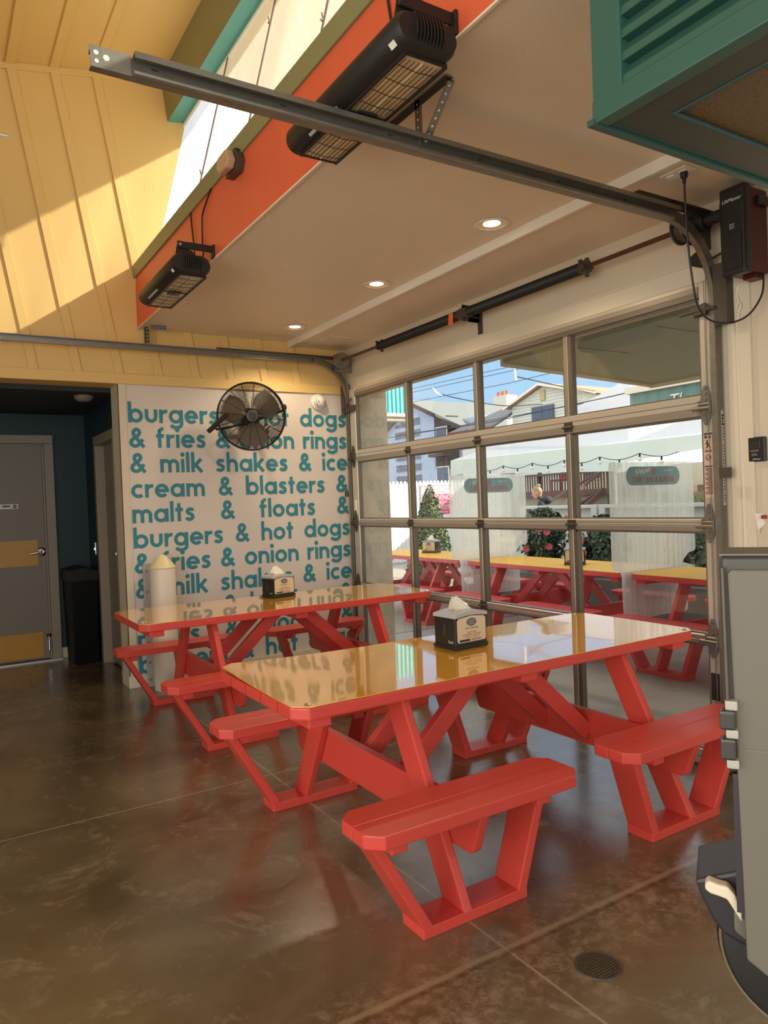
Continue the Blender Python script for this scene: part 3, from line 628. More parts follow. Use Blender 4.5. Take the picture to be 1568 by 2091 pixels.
def sweep(path, sec, mb):
    """section (n, y) carried along a path of (x, z) points"""
    k = len(path); n = len(sec); vs_ = []
    for i in range(k):
        a = Vector(path[max(0, i - 1)]); b = Vector(path[min(k - 1, i + 1)]); d = (b - a).normalized(); nn = Vector((-d.y, d.x))
        for (u, y) in sec: vs_.append((path[i][0] + nn.x * u, y, path[i][1] + nn.y * u))
    fs = [(i * n + j, i * n + (j + 1) % n, (i + 1) * n + (j + 1) % n, (i + 1) * n + j) for i in range(k - 1) for j in range(n)]
    fs += [tuple(range(n)), tuple(range((k - 1) * n, k * n))]
    mb.add(vs_, fs); return mb
def track(label, y, s, mats):
    """s = +1: the channel opens towards +y"""
    root = thing('door_track', label, 'door track', (3.36, y, 0))
    h, t, dp = 0.027, 0.003, 0.030
    sec = [(-h, y + s * dp), (-h, y), (h, y), (h, y + s * dp), (h - 0.006, y + s * dp), (h - 0.006, y + s * (dp - 0.008)), (h - t, y + s * (dp - 0.010)), (h - t, y + s * t), (-h + t, y + s * t), (-h + t, y + s * (dp - 0.010)), (-h + 0.006, y + s * (dp - 0.008)), (-h + 0.006, y + s * dp)]
    zt = 2.763; R = 0.36; xc = 3.398 - R
    pv = [(3.398, 0.01), (3.398, 0.7), (3.398, 1.5), (3.398, zt - R)]
    pc = [(xc + R * math.cos(math.radians(a)), zt - R + R * math.sin(math.radians(a))) for a in range(6, 91, 7)] + [(xc, zt)]
    make('vertical_track', W(root, sweep(pv, sec, MB())), mats, root)
    make('curved_track', W(root, sweep(pv[-1:] + pc, sec, MB())), mats, root, smooth=0.6)
    ht = sweep([(xc, zt), (2.2, zt), (1.2, zt), (0.448, zt)], sec, MB())
    make('horizontal_track', W(root, ht), mats, root)
    if s > 0:
        rc_ = MB().box((0.565, y - 0.036, zt + 0.023), (xc + 0.05, y - 0.001, zt + 0.029)).box((0.565, y - 0.038, zt + 0.010), (xc + 0.05, y - 0.034, zt + 0.029)).cyl((0.565, y - 0.012, zt - 0.021), (xc + 0.02, y - 0.012, zt - 0.021), 0.011, 10)
        make('stiffening_channel', W(root, rc_), STEEL, root)
    ang = MB().box((xc - 0.9 if s < 0 else xc, y - s * 0.002, zt + 0.020), (3.40, y - s * 0.006, zt + 0.052)).box((xc - 0.25, y - s * 0.002, zt + 0.048), (3.40, y - s * 0.034, zt + 0.052))
    make('support_angle', W(root, ang), DSTEEL, root)
    ep = MB().box((0.446, y - s * 0.001, zt - 0.030), (0.56, y - s * 0.005, zt + 0.032))
    make('end_plate', W(root, ep), STEEL, root)
    hol = MB()
    for (x, z, r) in ((0.462, zt + 0.012, 0.007), (0.490, zt + 0.003, 0.009), (0.463, zt - 0.012, 0.006)): hol.lathe([(0, 0), (r, 0)], (x, y - 0.0058 if s > 0 else y + 0.0058, z), (0, -s, 0), 14)
    make('bolt_hole', W(root, hol), WHITEP if s > 0 else INK, root)
    for i in range(6):
        x = 0.62 + i * 0.42
        make('slot', W(root, MB().box((x, y - 0.0012, zt + 0.006), (x + 0.022, y + 0.004, zt + 0.011))), INK, root)
    return root
tr_r = track('galvanised door track by the right door jamb, passing under the big heater', 2.224, 1, STEEL)
tr_l = track('galvanised door track above the corridor opening and the fan', 6.040, -1, STEEL)
for root, y, s in ((tr_r, 2.224, 1), (tr_l, 6.040, -1)):
    fb = MB()
    ya, yb_ = (y - 0.075, y - 0.004) if s > 0 else (y + 0.004, y + 0.06)
    fb.box((3.36, ya, 2.26), (3.366, yb_, 2.56)).box((3.366, ya, 2.26), (3.438, ya + 0.004, 2.56))
    make('flag_bracket', W(root, fb), DSTEEL, root)
    jb = MB()
    for z in (0.5, 1.50):
        jb.box((3.365, y - s * 0.066, z), (3.369, y - s * 0.004, z + 0.05)).box((3.43, y - s * 0.066, z), (3.438, y - s * 0.004, z + 0.05)).box((3.369, y - s * 0.006, z), (3.434, y - s * 0.002, z + 0.05))
    make('jamb_bracket', W(root, jb), DSTEEL, root)
st = MB().box((3.3235, 2.250, 1.40), (3.3245, 2.2, 1.9))
lb = MB().box((3.3985, 2.2216, 1.36), (3.4185, 2.2232, 1.84))
make('label_strip', W(tr_r, lb), mat('beige_label', (0.50, 0.42, 0.30), 0.6), tr_r)
pl_ = MB()
for i in range(30):
    z = 1.38 + i * 0.0148
    if i in (8, 9, 20): continue
    pl_.box((3.401, 2.2210, z), (3.401 + 0.010 + 0.004 * (i * 7 % 3), 2.2215, z + (0.010 if i > 25 else 0.004)))
make('label_print', W(tr_r, pl_), INK, tr_r)
# perforated hangers
def perf(mb, hb_, p, q, side, up, wd=0.03, hole=0.0045):
    """perforated angle iron from p to q; side/up are the two leg directions"""
    p, q, side, up = Vector(p), Vector(q), Vector(side), Vector(up)
    mb.plank(p + side * wd / 2, q + side * wd / 2, side * wd / 2, up * 0.0015); mb.plank(p + up * wd / 2, q + up * wd / 2, up * wd / 2, side * 0.0015)
    n = int((q - p).length / 0.028)
    for i in range(n):
        c = p + (q - p) * ((i + 0.5) / n)
        for a, nrm in ((side, up), (up, side)):
            for sg_ in (1, -1):
                hb_.lathe([(0, 0), (hole, 0)], c + a * wd * 0.55 + nrm * 0.0018 * sg_, nrm * sg_, 8)
hg = thing('track_hanger', 'perforated steel hanger holding the near door track under the ceiling beside the big heater', 'hanger', (1.62, 2.252, 2.94))
m, hm = MB(), MB(); perf(m, hm, (1.60, 2.244, 2.76), (1.60, 2.244, 2.985), (1, 0, 0), (0, -1, 0)); 
make('upright', W(hg, m), STEEL, hg); make('punched_holes', W(hg, hm), PAPER, hg)
m, hm = MB(), MB(); perf(m, hm, (1.60, 2.05, 2.932), (1.60, 2.50, 2.932), (1, 0, 0), (0, 0, -1)); make('ceiling_angle', W(hg, m), DSTEEL, hg); make('punched_holes', W(hg, hm), INK, hg)
m, hm = MB(), MB(); perf(m, hm, (1.645, 2.235, 2.775), (1.645, 2.06, 2.925), (0.0, 0.65, 0.76), (-1, 0, 0)); make('brace', W(hg, m), STEEL, hg); make('punched_holes', W(hg, hm), PAPER, hg)
hg2 = thing('track_hanger', 'perforated steel hanger for the far track at the corner of orange board and ceiling', 'hanger', (1.56, 6.04, 2.94))
m, hm = MB(), MB(); perf(m, hm, (1.545, 6.048, 2.76), (1.545, 6.048, 2.935), (1, 0, 0), (0, 1, 0)); make('upright', W(hg2, m), DSTEEL, hg2); make('punched_holes', W(hg2, hm), INKW, hg2)
m, hm = MB(), MB(); perf(m, hm, (1.575, 5.98, 2.935), (1.70, 5.98, 2.935), (0, 1, 0), (0, 0, -1), 0.03); make('ceiling_angle', W(hg2, m), STEEL, hg2); make('punched_holes', W(hg2, hm), INK, hg2)

# torsion shaft and springs
ts = thing('torsion_spring_assembly', 'brown torsion shaft with two long black springs above the garage door', 'spring', (3.30, 4.1, 2.765))
SX, SZ = 3.30, 2.765
make('shaft', W(ts, MB().cyl((SX, 2.02, SZ), (SX, 6.03, SZ), 0.0135, 14)), BROWNM, ts, smooth=0.6)
def spring(y0, y1):
    n = int(abs(y1 - y0) / 0.0085); prof = []
    m = MB()
    pr = []
    for i in range(n + 1):
        pr.append((0.036, i * abs(y1 - y0) / n)); pr.append((0.0335, (i + 0.5) * abs(y1 - y0) / n))
    m.lathe([(0.012, 0)] + pr + [(0.012, abs(y1 - y0))], (SX, y0, SZ), (0, 1 if y1 > y0 else -1, 0), 16)
    return m
make('spring', W(ts, spring(4.16, 5.25)), BLACKM, ts, smooth=0.6)
make('spring', W(ts, spring(3.00, 4.06)), BLACKM, ts, smooth=0.6)
for y, r in ((5.26, 0.046), (2.985, 0.05)):
    m = MB().cyl((SX, y - 0.02, SZ), (SX, y + 0.02, SZ), r * 0.8, 14)
    for k in range(5):
        a = k * 2 * math.pi / 5; m.box((SX + r * math.cos(a) - 0.007, y - 0.012, SZ + r * math.sin(a) - 0.007), (SX + r * math.cos(a) + 0.007, y + 0.012, SZ + r * math.sin(a) + 0.007))
    make('winding_cone', W(ts, m), BLACKM if y > 4 else DSTEEL, ts, smooth=0.6)
m = MB().cyl((SX, 4.06, SZ), (SX, 4.16, SZ), 0.042, 16).box((SX - 0.03, 4.10, SZ - 0.02), (3.437, 4.108, SZ + 0.05)).box((SX + 0.02, 4.10, SZ - 0.06), (3.437, 4.108, SZ - 0.03)).box((3.425, 4.085, 2.615), (3.437, 4.125, 2.80)).box((SX - 0.03, 4.10, SZ - 0.06), (SX + 0.12, 4.106, SZ + 0.055))
make('centre_bracket', W(ts, m), DSTEEL, ts, smooth=0.6)
make('hazard_tag', W(ts, MB().prism([(SX - 0.038, 4.20, SZ + 0.02), (SX - 0.042, 4.20, SZ - 0.06), (SX - 0.042, 4.255, SZ - 0.065), (SX - 0.038, 4.25, SZ + 0.02)], (-0.002, 0, 0))), TAGO, ts)
for y, sgn in ((5.95, 1), (2.33, -1)):
    m = MB().lathe([(0.014, -0.03), (0.068, -0.03), (0.072, -0.022), (0.060, -0.018), (0.060, 0.018), (0.074, 0.022), (0.072, 0.032), (0.014, 0.032)], (SX, y, SZ), (0, 1, 0), 28)
    make('cable_drum', W(ts, m), STEEL if y > 4 else DSTEEL, ts, smooth=0.6)
    m = MB().box((SX - 0.05, y + sgn * 0.05, SZ - 0.10), (3.437, y + sgn * 0.056, SZ + 0.06))
    make('end_bearing_plate', W(ts, m), STEEL if y > 4 else DSTEEL, ts)
for y in (5.99, 2.275):
    make('lift_cable', W(ts, MB().tube([(SX + 0.062, y - 0.02, SZ), (3.375, y, 2.2), (3.375, y, 0.1)], 0.002, 6)), STEEL, ts)
# door opener on the wall
op = thing('door_opener', 'black and maroon garage door opener box mounted high on the wall above the conduit pipe', 'door opener', (3.34, 2.035, 2.44))
make('cover', W(op, MB().box((3.245, 1.972, 2.447), (3.302, 2.100, 2.860))), BLACK, op, bevel=0.014, seg=3)
make('housing', W(op, MB().box((3.300, 1.978, 2.46), (3.437, 2.094, 2.850))), MAROON, op, bevel=0.006)
make('hatch', W(op, MB().box((3.239, 1.992, 2.475), (3.247, 2.082, 2.640))), BLACKM, op, bevel=0.004)
make('cover_rib', W(op, MB().box((3.241, 1.985, 2.842), (3.246, 2.088, 2.848))), BLACKM, op)
Mo = frame((3.2435, 2.036, 2.795), (0, -1, 0), (0, 0, 1))
make('lettering', W(op, text_mb('LiftMaster', 0.0235, Mo, shear=0.25)), INKW, op)
Mo = frame((3.2435, 2.036, 2.672), (0, -1, 0), (0, 0, 1)); tm = MB()
for i, s in enumerate(('Battery', 'Backup', 'System')):
    tm.merge(text_mb(s, 0.0085, Mo @ Matrix.Translation((0, 0.009 - 0.009 * i, 0))))
make('small_print', W(op, tm), INKW, op)
make('side_port', W(op, MB().box((3.35, 1.960, 2.77), (3.42, 1.980, 2.815))), BLACK, op, bevel=0.004)
make('mount_foot', W(op, MB().box((3.36, 2.0, 2.44), (3.43, 2.06, 2.462))), MAROON, op)
cp = MB().cyl((3.30, 2.10, 2.765), (3.30, 2.20, 2.765), 0.03, 16).box((3.26, 2.10, 2.70), (3.42, 2.107, 2.80)).cyl((3.30, 2.2, 2.765), (3.30, 2.27, 2.765), 0.045, 18)
make('coupler', W(op, cp), BLACKM, op, smooth=0.6)
cm_ = thing('cable_tension_monitor', 'small black cable monitor on the header just left of the opener box', 'monitor', (3.41, 2.33, 2.6))
make('body', W(cm_, MB().prism([(3.39, 2.30, 2.575), (3.39, 2.36, 2.60), (3.39, 2.37, 2.645), (3.39, 2.33, 2.665), (3.39, 2.295, 2.645)], (0.045, 0, 0))), BLACK, cm_, bevel=0.006)
make('arm', W(cm_, MB().tube([(3.395, 2.31, 2.585), (3.385, 2.24, 2.60), (3.39, 2.12, 2.63)], 0.006, 8)), BLACKM, cm_)
# outlet, plug and cord
ol = thing('ceiling_outlet', 'white outlet plate on the soffit with the opener cord plugged in', 'outlet', (2.965, 2.10, 2.90))
make('plate', W(ol, MB().box((2.925, 2.045, 2.891), (3.01, 2.185, 2.8995))), WHITEP, ol, bevel=0.003)
make('receptacle', W(ol, MB().box((2.95, 2.125, 2.886), (2.985, 2.165, 2.892)).box((2.95, 2.065, 2.886), (2.985, 2.105, 2.892))), WHITEP, ol, bevel=0.003)
def catmull(P, n=8):
    P = [Vector(a) for a in P]; o = []
    for i in range(len(P) - 1):
        a, b, c, d = P[max(i - 1, 0)], P[i], P[i + 1], P[min(i + 2, len(P) - 1)]
        for k in range(n):
            t = k / n
            o.append(0.5 * ((2 * b) + (c - a) * t + (2 * a - 5 * b + 4 * c - d) * t * t + (3 * b - a - 3 * c + d) * t ** 3))
    return o + [P[-1]]
cd = thing('power_cord', 'long black power cord hanging from the soffit outlet and looping up to the opener', 'cord', (2.968, 2.085, 2.85))
pts = catmull([(2.968, 2.085, 2.838), (2.985, 2.095, 2.72), (3.02, 2.11, 2.55), (3.06, 2.12, 2.40), (3.11, 2.13, 2.30), (3.19, 2.12, 2.245), (3.28, 2.08, 2.235), (3.35, 2.03, 2.27), (3.395, 1.99, 2.36), (3.405, 1.985, 2.465)])
make('cord', W(cd, MB().tube(pts, 0.0048, 8)), BLACK, cd, smooth=1.0)
make('plug', W(cd, MB().lathe([(0.0, -0.052), (0.007, -0.052), (0.009, -0.03), (0.016, -0.022), (0.018, 0.0), (0.0, 0.0)], (2.968, 2.085, 2.886), (0, 0, 1), 14)), BLACK, cd, smooth=0.6)

# wall controls, pipe and wire on the right wall
pp = MB().tube([(3.425, 2.142, 2.40), (3.425, 2.132, 1.6), (3.425, 2.122, 0.02)], 0.0105, 12)
tag(make('conduit', pp, CREAMT, origin=(3.425, 2.122, 0.02), smooth=1.0), 'thin cream conduit pipe running down the wall below the opener box', 'pipe')
wc = thing('wall_control', 'small black push button door control beside the cream conduit pipe', 'control panel', (3.44, 2.055, 1.56))
make('case', W(wc, MB().box((3.418, 2.012, 1.570), (3.4395, 2.098, 1.690))), BLACK, wc, bevel=0.008, seg=3)
make('display', W(wc, MB().box((3.415, 2.035, 1.632), (3.419, 2.088, 1.672))), mat('dark_screen', (0.02, 0.022, 0.025), 0.1), wc, bevel=0.001)
make('button', W(wc, MB().box((3.414, 2.042, 1.618), (3.419, 2.084, 1.628))), mat('grey_button', (0.12, 0.12, 0.12), 0.5), wc, bevel=0.001)
make('button', W(wc, MB().box((3.414, 2.05, 1.598), (3.419, 2.078, 1.610))), MATS['grey_button'], wc, bevel=0.001)
make('lettering', W(wc, text_mb('LiftMaster', 0.010, frame((3.4172, 2.055, 1.582), (0, -1, 0), (0, 0, 1)), shear=0.2)), INKW, wc)
ww = MB().tube(catmull([(3.432, 2.118, 2.3), (3.434, 2.108, 1.9), (3.434, 2.104, 1.6), (3.434, 2.092, 1.4), (3.434, 2.088, 1.32)]), 0.0018, 6).tube(catmull([(3.432, 2.13, 1.69), (3.434, 2.118, 1.665), (3.434, 2.105, 1.665), (3.436, 2.097, 1.668)]), 0.0018, 6)
tag(make('signal_wire', ww, DSTEEL, origin=(3.434, 2.09, 1.29)), 'thin dark signal wire running down beside the cream conduit', 'wire')
tg = thing('hanging_tag', 'crumpled white paper tag hanging on a wire beside the conduit pipe', 'tag', (3.43, 2.075, 1.32))
pv = []; fs = []
for i in range(7):
    for j in range(5):
        y = 2.098 - 0.014 * j - (0.002 * i if j == 4 else 0) + (0.010 * max(0, i - 3) if j == 4 else 0); z = 1.318 - 0.017 * i + 0.006 * (j - 2) * (i > 4)
        pv.append((3.428 - 0.012 * math.sin(j * 0.9 + i * 0.6) * (0.3 + j / 5), y, z))
for i in range(6):
    for j in range(4): fs.append((i * 5 + j, i * 5 + j + 1, (i + 1) * 5 + j + 1, (i + 1) * 5 + j))
make('paper', W(tg, MB().add(pv, fs)), PAPER, tg, smooth=1.0)
make('red_clip', W(tg, MB().box((3.415, 2.022, 1.292), (3.438, 2.040, 1.310))), mat('red_clip', (0.35, 0.02, 0.02), 0.4), tg, bevel=0.003)
pr = MB()
for i in range(8): pr.box((3.4155, 2.068, 1.300 - i * 0.010), (3.4165, 2.084 - 0.004 * (i % 3), 1.3015 - i * 0.010))
make('small_print', W(tg, pr), LABEL, tg)
rp = MB().tube(catmull([(3.42, 2.125, 2.44), (3.415, 2.13, 2.40), (3.41, 2.12, 2.36), (3.415, 2.135, 2.33), (3.41, 2.118, 2.31), (3.415, 2.128, 2.27)]), 0.004, 6)
rp.tube(catmull([(3.41, 2.115, 2.36), (3.405, 2.105, 2.34), (3.41, 2.112, 2.32), (3.408, 2.125, 2.315)]), 0.0035, 6)
tag(make('release_rope', rp, PAPER, origin=(3.42, 2.125, 2.44), smooth=1.0), 'knotted pale release rope hanging below the opener box', 'rope')

# ================================================================== CEILING LAMPS, HEATERS, FAN, CAMERA
def can(name, y, label):
    x, z = 2.672, 2.94
    r_ = thing(name, label, 'ceiling lamp', (x, y, z), 0, 'recessed ceiling lamps')
    make('trim_ring', MB().lathe([(0.070, 0.001), (0.094, -0.002), (0.097, -0.006), (0.092, -0.010), (0.074, -0.008), (0.070, 0.001)], n=40), WHITEP, r_, smooth=0.8)
    make('reflector', MB().lathe([(0.074, -0.007), (0.060, -0.001), (0.046, 0.0)], n=36), CANIN, r_, smooth=0.8)
    make('bulb', MB().lathe([(0.0, -0.0045), (0.03, -0.004), (0.048, -0.0005)], n=28), GLOW, r_, smooth=0.8)
    light('recessed_lamp', 'SPOT', (x, y, z - 0.03), 42, (1.0, 0.80, 0.55), (0, 0, -1), spot_size=2.5, spot_blend=0.6, shadow_soft_size=0.05)
can('recessed_lamp_fixture', 3.068, 'recessed ceiling lamp nearest the camera and the teal bulkhead')
can('recessed_lamp_fixture', 4.279, 'middle one of the three recessed ceiling lamps')
can('recessed_lamp_fixture', 5.600, 'recessed ceiling lamp farthest back, near the yellow wall')
tag(make('access_panel', MB().prism([(2.985, 5.99, 2.899), (2.985, 5.60, 2.899), (3.24, 5.60, 2.899), (3.24, 5.99, 2.899)], (0, 0, -0.008)), CREAMT, origin=(3.11, 5.8, 2.895), bevel=0.002),
    'flat square access panel on the soffit near the back corner', 'access panel')

def make_heater():
    h = thing('patio_heater', 'black infrared heater hanging from the orange board at the far end', 'heater', (1.352, 4.58, 2.868), 0, 'infrared heaters')
    Lh, rx, rz_ = 0.385, 0.116, 0.056
    def stad(k=1.0):
        o = []
        for i in range(13):
            a = -math.pi / 2 + math.pi * i / 12; o.append(((rx - rz_) + rz_ * k * math.cos(a), rz_ * k * math.sin(a)))
        for i in range(13):
            a = math.pi / 2 + math.pi * i / 12; o.append((-(rx - rz_) + rz_ * k * math.cos(a), rz_ * k * math.sin(a)))
        return o
    body = MB(); ring = [(-Lh - 0.02, 0.80), (-Lh, 1.0), (Lh, 1.0), (Lh + 0.02, 0.80)]
    S = len(stad())
    vs_ = []
    for y, k in ring: vs_ += [(a * (1 if k == 1 else 0.93), y, b * k) for a, b in stad()]
    fs = [(i * S + j, i * S + (j + 1) % S, (i + 1) * S + (j + 1) % S, (i + 1) * S + j) for i in range(3) for j in range(S)] + [tuple(range(S)), tuple(range(3 * S, 4 * S))]
    body.add(vs_, fs)
    make('housing', body, BLACKM, h, smooth=0.7)
    for sgn in (-1, 1):
        fins = MB()
        for k in range(9):
            x = -0.052 + k * 0.0125
            pts = [(x, sgn * (Lh - 0.01), 0.057), (x, sgn * (Lh + 0.022), 0.050), (x, sgn * (Lh + 0.036), 0.01), (x, sgn * (Lh + 0.034), -0.02), (x, sgn * (Lh + 0.018), -0.045), (x, sgn * (Lh - 0.01), -0.045)]
            fins.prism(pts, (0.005, 0, 0))
        make('cooling_fins', fins, BLACKM, h)
    rf_ = MB().box((-0.060, -Lh + 0.02, -0.059), (0.088, Lh - 0.02, -0.055))
    make('reflector', rf_, GOLD, h)
    fr = MB()
    for x in (-0.063, 0.090): fr.box((x - 0.004, -Lh + 0.015, -0.066), (x + 0.004, Lh - 0.015, -0.050))
    for y in (-Lh + 0.015, -0.004, Lh - 0.02): fr.box((-0.063, y - 0.003, -0.064), (0.090, y + 0.005, -0.056))
    make('grille_frame', fr, BLACKM, h)
    for ya, yb_ in ((-Lh + 0.03, -0.045), (0.045, Lh - 0.03)):
        q = MB()
        for k in range(9): q.tube([(-0.054 + k * 0.0170, ya, -0.068), (-0.054 + k * 0.0170, yb_, -0.068)], 0.0014, 6)
        for k in range(4):
            y = ya + (yb_ - ya) * (k + 0.5) / 4; q.tube([(-0.058, y, -0.066), (0.012, y, -0.073), (0.086, y, -0.066)], 0.0014, 6)
        make('wire_grille', q, WIRE, h, smooth=1.0)
        make('heating_tube', MB().cyl((0.014, ya + 0.005, -0.0635), (0.014, yb_ - 0.005, -0.0635), 0.005, 10), mat('quartz_tube', (0.75, 0.6, 0.35), 0.1), h, smooth=1.0)
    make('centre_clip', MB().box((-0.03, -0.03, -0.072), (0.045, 0.03, -0.062)).box((-0.01, -0.012, -0.075), (0.012, 0.012, -0.070)), BLACK, h, bevel=0.003)
    lb_ = MB().box((-0.086, -0.20, -0.030), (-0.079, -0.02, -0.022))
    make('rating_label', MB().plank((-0.089, 0.02, -0.0475), (-0.089, 0.24, -0.0475), (0.0045, 0, -0.004), (0.0006, 0, 0.0006)), GREYL, h)
    make('maker_badge', MB().plank((-0.100, -Lh + 0.015, -0.0402), (-0.100, -Lh + 0.045, -0.0402), (0.0065, 0, -0.007), (0.0006, 0, 0.0006)), INKW, h)
    bar = MB().plank((-0.06, -Lh + 0.05, 0.125), (0.155, -Lh + 0.05, 0.125), (0, 0.006, 0), (0, 0, 0.020))
    bar.prism([(-0.05, -Lh + 0.0565, 0.13), (0.03, -Lh + 0.0565, 0.10), (0.075, -Lh + 0.0565, 0.052), (-0.075, -Lh + 0.0565, 0.052), (-0.06, -Lh + 0.0565, 0.13)], (0, 0.006, 0))
    bar.plank((0.152, -Lh + 0.05, 0.07), (0.152, -Lh + 0.05, 0.15), (0, 0.02, 0), (0.006, 0, 0))
    make('mounting_bracket', bar, BLACKM, h, bevel=0.002, seg=1)
    make('bracket_bolt', MB().lathe([(0, 0.008), (0.008, 0.007), (0.009, 0)], (-0.045, -Lh + 0.044, 0.125), (0, -1, 0), 10), CHROME, h)
    for P in ([(0.150, 0.05, 0.485), (0.150, 0.03, 0.37), (0.148, 0.0, 0.25), (0.12, -0.09, 0.13), (0.07, -0.2, 0.055)],
              [(0.150, -0.355, 0.483), (0.150, -0.20, 0.40), (0.150, -0.17, 0.35), (0.148, -0.165, 0.215), (0.12, -0.25, 0.11), (0.06, -0.30, 0.052)]):
        make('cable', MB().tube(catmull(P), 0.005, 8), BLACK, h, smooth=1.0)
    return h
heater = make_heater()
dup(heater, (1.352, 2.215, 2.872), 0, 'black infrared heater with gold reflector near the top, just above the near track')

tl = thing('emergency_light', 'small ribbed clear and tan light fitting on the orange board between the two heaters', 'light', (1.512, 3.80, 3.318))
make('back_plate', W(tl, MB().prism([(1.511, 3.695, 3.30), (1.511, 3.735, 3.25), (1.511, 3.875, 3.26), (1.511, 3.915, 3.31), (1.511, 3.875, 3.37), (1.511, 3.735, 3.375)], (-0.045, 0, 0))), DSTEEL, tl, bevel=0.004)
make('lens', W(tl, MB().prism([(1.466, 3.71, 3.30), (1.466, 3.745, 3.262), (1.466, 3.865, 3.27), (1.466, 3.895, 3.31), (1.466, 3.865, 3.36), (1.466, 3.745, 3.362)], (-0.05, 0, 0))), mat('tan_lens', (0.52, 0.34, 0.20), 0.25), tl, bevel=0.014, seg=3)
rb_ = MB()
for k in range(7): rb_.box((1.47, 3.725 + 0.025 * k, 3.262), (1.508, 3.731 + 0.025 * k, 3.366))
make('ribs', W(tl, rb_), BLACKM, tl)

fan = thing('wall_fan', 'round black wire-guard wall fan with tan blades in front of the lettering', 'fan', (2.352, 5.85, 2.209))
fn = Vector((-0.27, -0.95, -0.05)).normalized()
fM = Vector((0, 0, 1)).rotation_difference(fn).to_matrix().to_4x4()
fl = lambda mb: mb.xform(fM)
R = 0.285
rim = MB()
for z in (-0.012, 0.012, -0.035): rim.tube([(R * math.cos(a), R * math.sin(a), z) for a in [i * math.pi / 32 for i in range(64)]], 0.006, 8, closed=True)
rim.lathe([(R - 0.002, -0.035), (R + 0.004, -0.035), (R + 0.004, 0.012), (R - 0.002, 0.012)], n=64)
make('guard_rim', fl(rim), BLACKM, fan, smooth=0.8)
def dome(r, zc_, hh): return zc_ + hh * (1 - (r / R) ** 2)
for nm, sgn in (('front_guard', 1), ('rear_guard', -1)):
    g = MB()
    for k in range(26):
        r = 0.052 + (R - 0.052) * k / 26; z = sgn * dome(r, 0.012, 0.055)
        g.tube([(r * math.cos(a), r * math.sin(a), z) for a in [i * math.pi / 24 for i in range(48)]], 0.0016, 4, closed=True)
    for k in range(16):
        a = k * math.pi / 8
        g.tube([(r * math.cos(a), r * math.sin(a), sgn * (dome(r, 0.012, 0.055) - 0.001)) for r in (0.045, 0.11, 0.18, 0.24, R)], 0.0022, 5)
    make(nm, fl(g), BLACKM, fan)
make('hub_ring', fl(MB().lathe([(0.0, 0.072), (0.034, 0.072), (0.048, 0.068), (0.052, 0.060), (0.0, 0.055)], n=32)), mat('hub_grey', (0.09, 0.075, 0.055), 0.4), fan, smooth=0.6)
make('hub_badge', fl(MB().lathe([(0.0, 0.0745), (0.028, 0.0745), (0.033, 0.0725)], n=28).box((-0.02, -0.003, 0.0747), (0.02, 0.004, 0.0752))), BLACK, fan)
for k in range(3):
    b = MB(); a0 = math.radians((258, 22, 143)[k]); n = 9
    vs_ = []
    for i in range(n):
        t = i / (n - 1); r = 0.05 + 0.205 * t; half = 0.035 + 0.100 * math.sin(min(1, t * 1.15) * math.pi * 0.62) 
        for s in range(5):
            u = (s / 4 - 0.5) * 2; a = a0 + u * half / r * (0.9 if r > 0.09 else 0.5); vs_.append((r * math.cos(a), r * math.sin(a), -0.005 + 0.026 * u))
    fs = [(i * 5 + j, i * 5 + j + 1, (i + 1) * 5 + j + 1, (i + 1) * 5 + j) for i in range(n - 1) for j in range(4)]
    b.add(vs_, fs)
    make('blade', fl(b), FANBL, fan, smooth=1.0)
make('motor', fl(MB().lathe([(0.0, -0.15), (0.05, -0.145), (0.065, -0.11), (0.065, -0.03), (0.03, -0.01), (0.0, 0.0)], n=28)), BLACKM, fan, smooth=0.6)
yk = MB().tube(catmull([(-0.30, 0.01, 0.0), (-0.30, -0.02, -0.10), (-0.16, -0.03, -0.20), (0.0, -0.03, -0.22), (0.16, -0.03, -0.20), (0.30, -0.02, -0.10), (0.30, 0.01, 0.0)]), 0.011, 10)
make('yoke', fl(yk), BLACKM, fan, smooth=1.0)
M2 = Matrix.Translation(-Vector(fan.location))
make('wall_foot', MB().box((2.40, 6.04, 2.19), (2.50, 6.14, 2.27)).box((2.38, 6.138, 2.14), (2.52, 6.150, 2.32)).xform(M2), BLACKM, fan, bevel=0.006)
make('tilt_handle', MB().plank((2.115, 5.78, 2.215), (1.985, 5.90, 2.075), (0.014, 0, -0.014), (0, 0.012, 0)).xform(M2), BLACKM, fan, bevel=0.006)
make('wiring', MB().tube(catmull([(2.52, 5.92, 2.16), (2.50, 5.96, 2.12), (2.53, 5.97, 2.08), (2.49, 5.96, 2.05), (2.52, 5.95, 2.10), (2.56, 5.95, 2.14)]), 0.005, 6).xform(M2), BLACK, fan)

sc_ = thing('security_camera', 'white round security camera on the mural beside the fan', 'camera', (3.137, 6.15, 2.40))
make('base', W(sc_, MB().lathe([(0.0, 0.0), (0.074, 0.0), (0.074, 0.018), (0.062, 0.026), (0, 0.026)], (3.137, 6.15, 2.40), (0, -1, 0), 32)), WHITEP, sc_, smooth=0.6)
make('ball', W(sc_, MB().lathe([(0.0, 0.085), (0.02, 0.083), (0.04, 0.074), (0.052, 0.06), (0.058, 0.04), (0.056, 0.02)], (3.137, 6.15, 2.40), (0, -1, 0), 32)), WHITEP, sc_, smooth=1.0)
ln = MB()
for dx in (-0.006, 0.034): ln.lathe([(0.0, 0.004), (0.012, 0.003), (0.0155, -0.006)], (3.137 - 0.012 + dx, 6.15 - 0.083 + 0.3 * abs(dx - 0.01), 2.395), (-0.05 + dx * 4, -1, -0.05), 18)
make('lens', W(sc_, ln), INK, sc_, smooth=1.0)
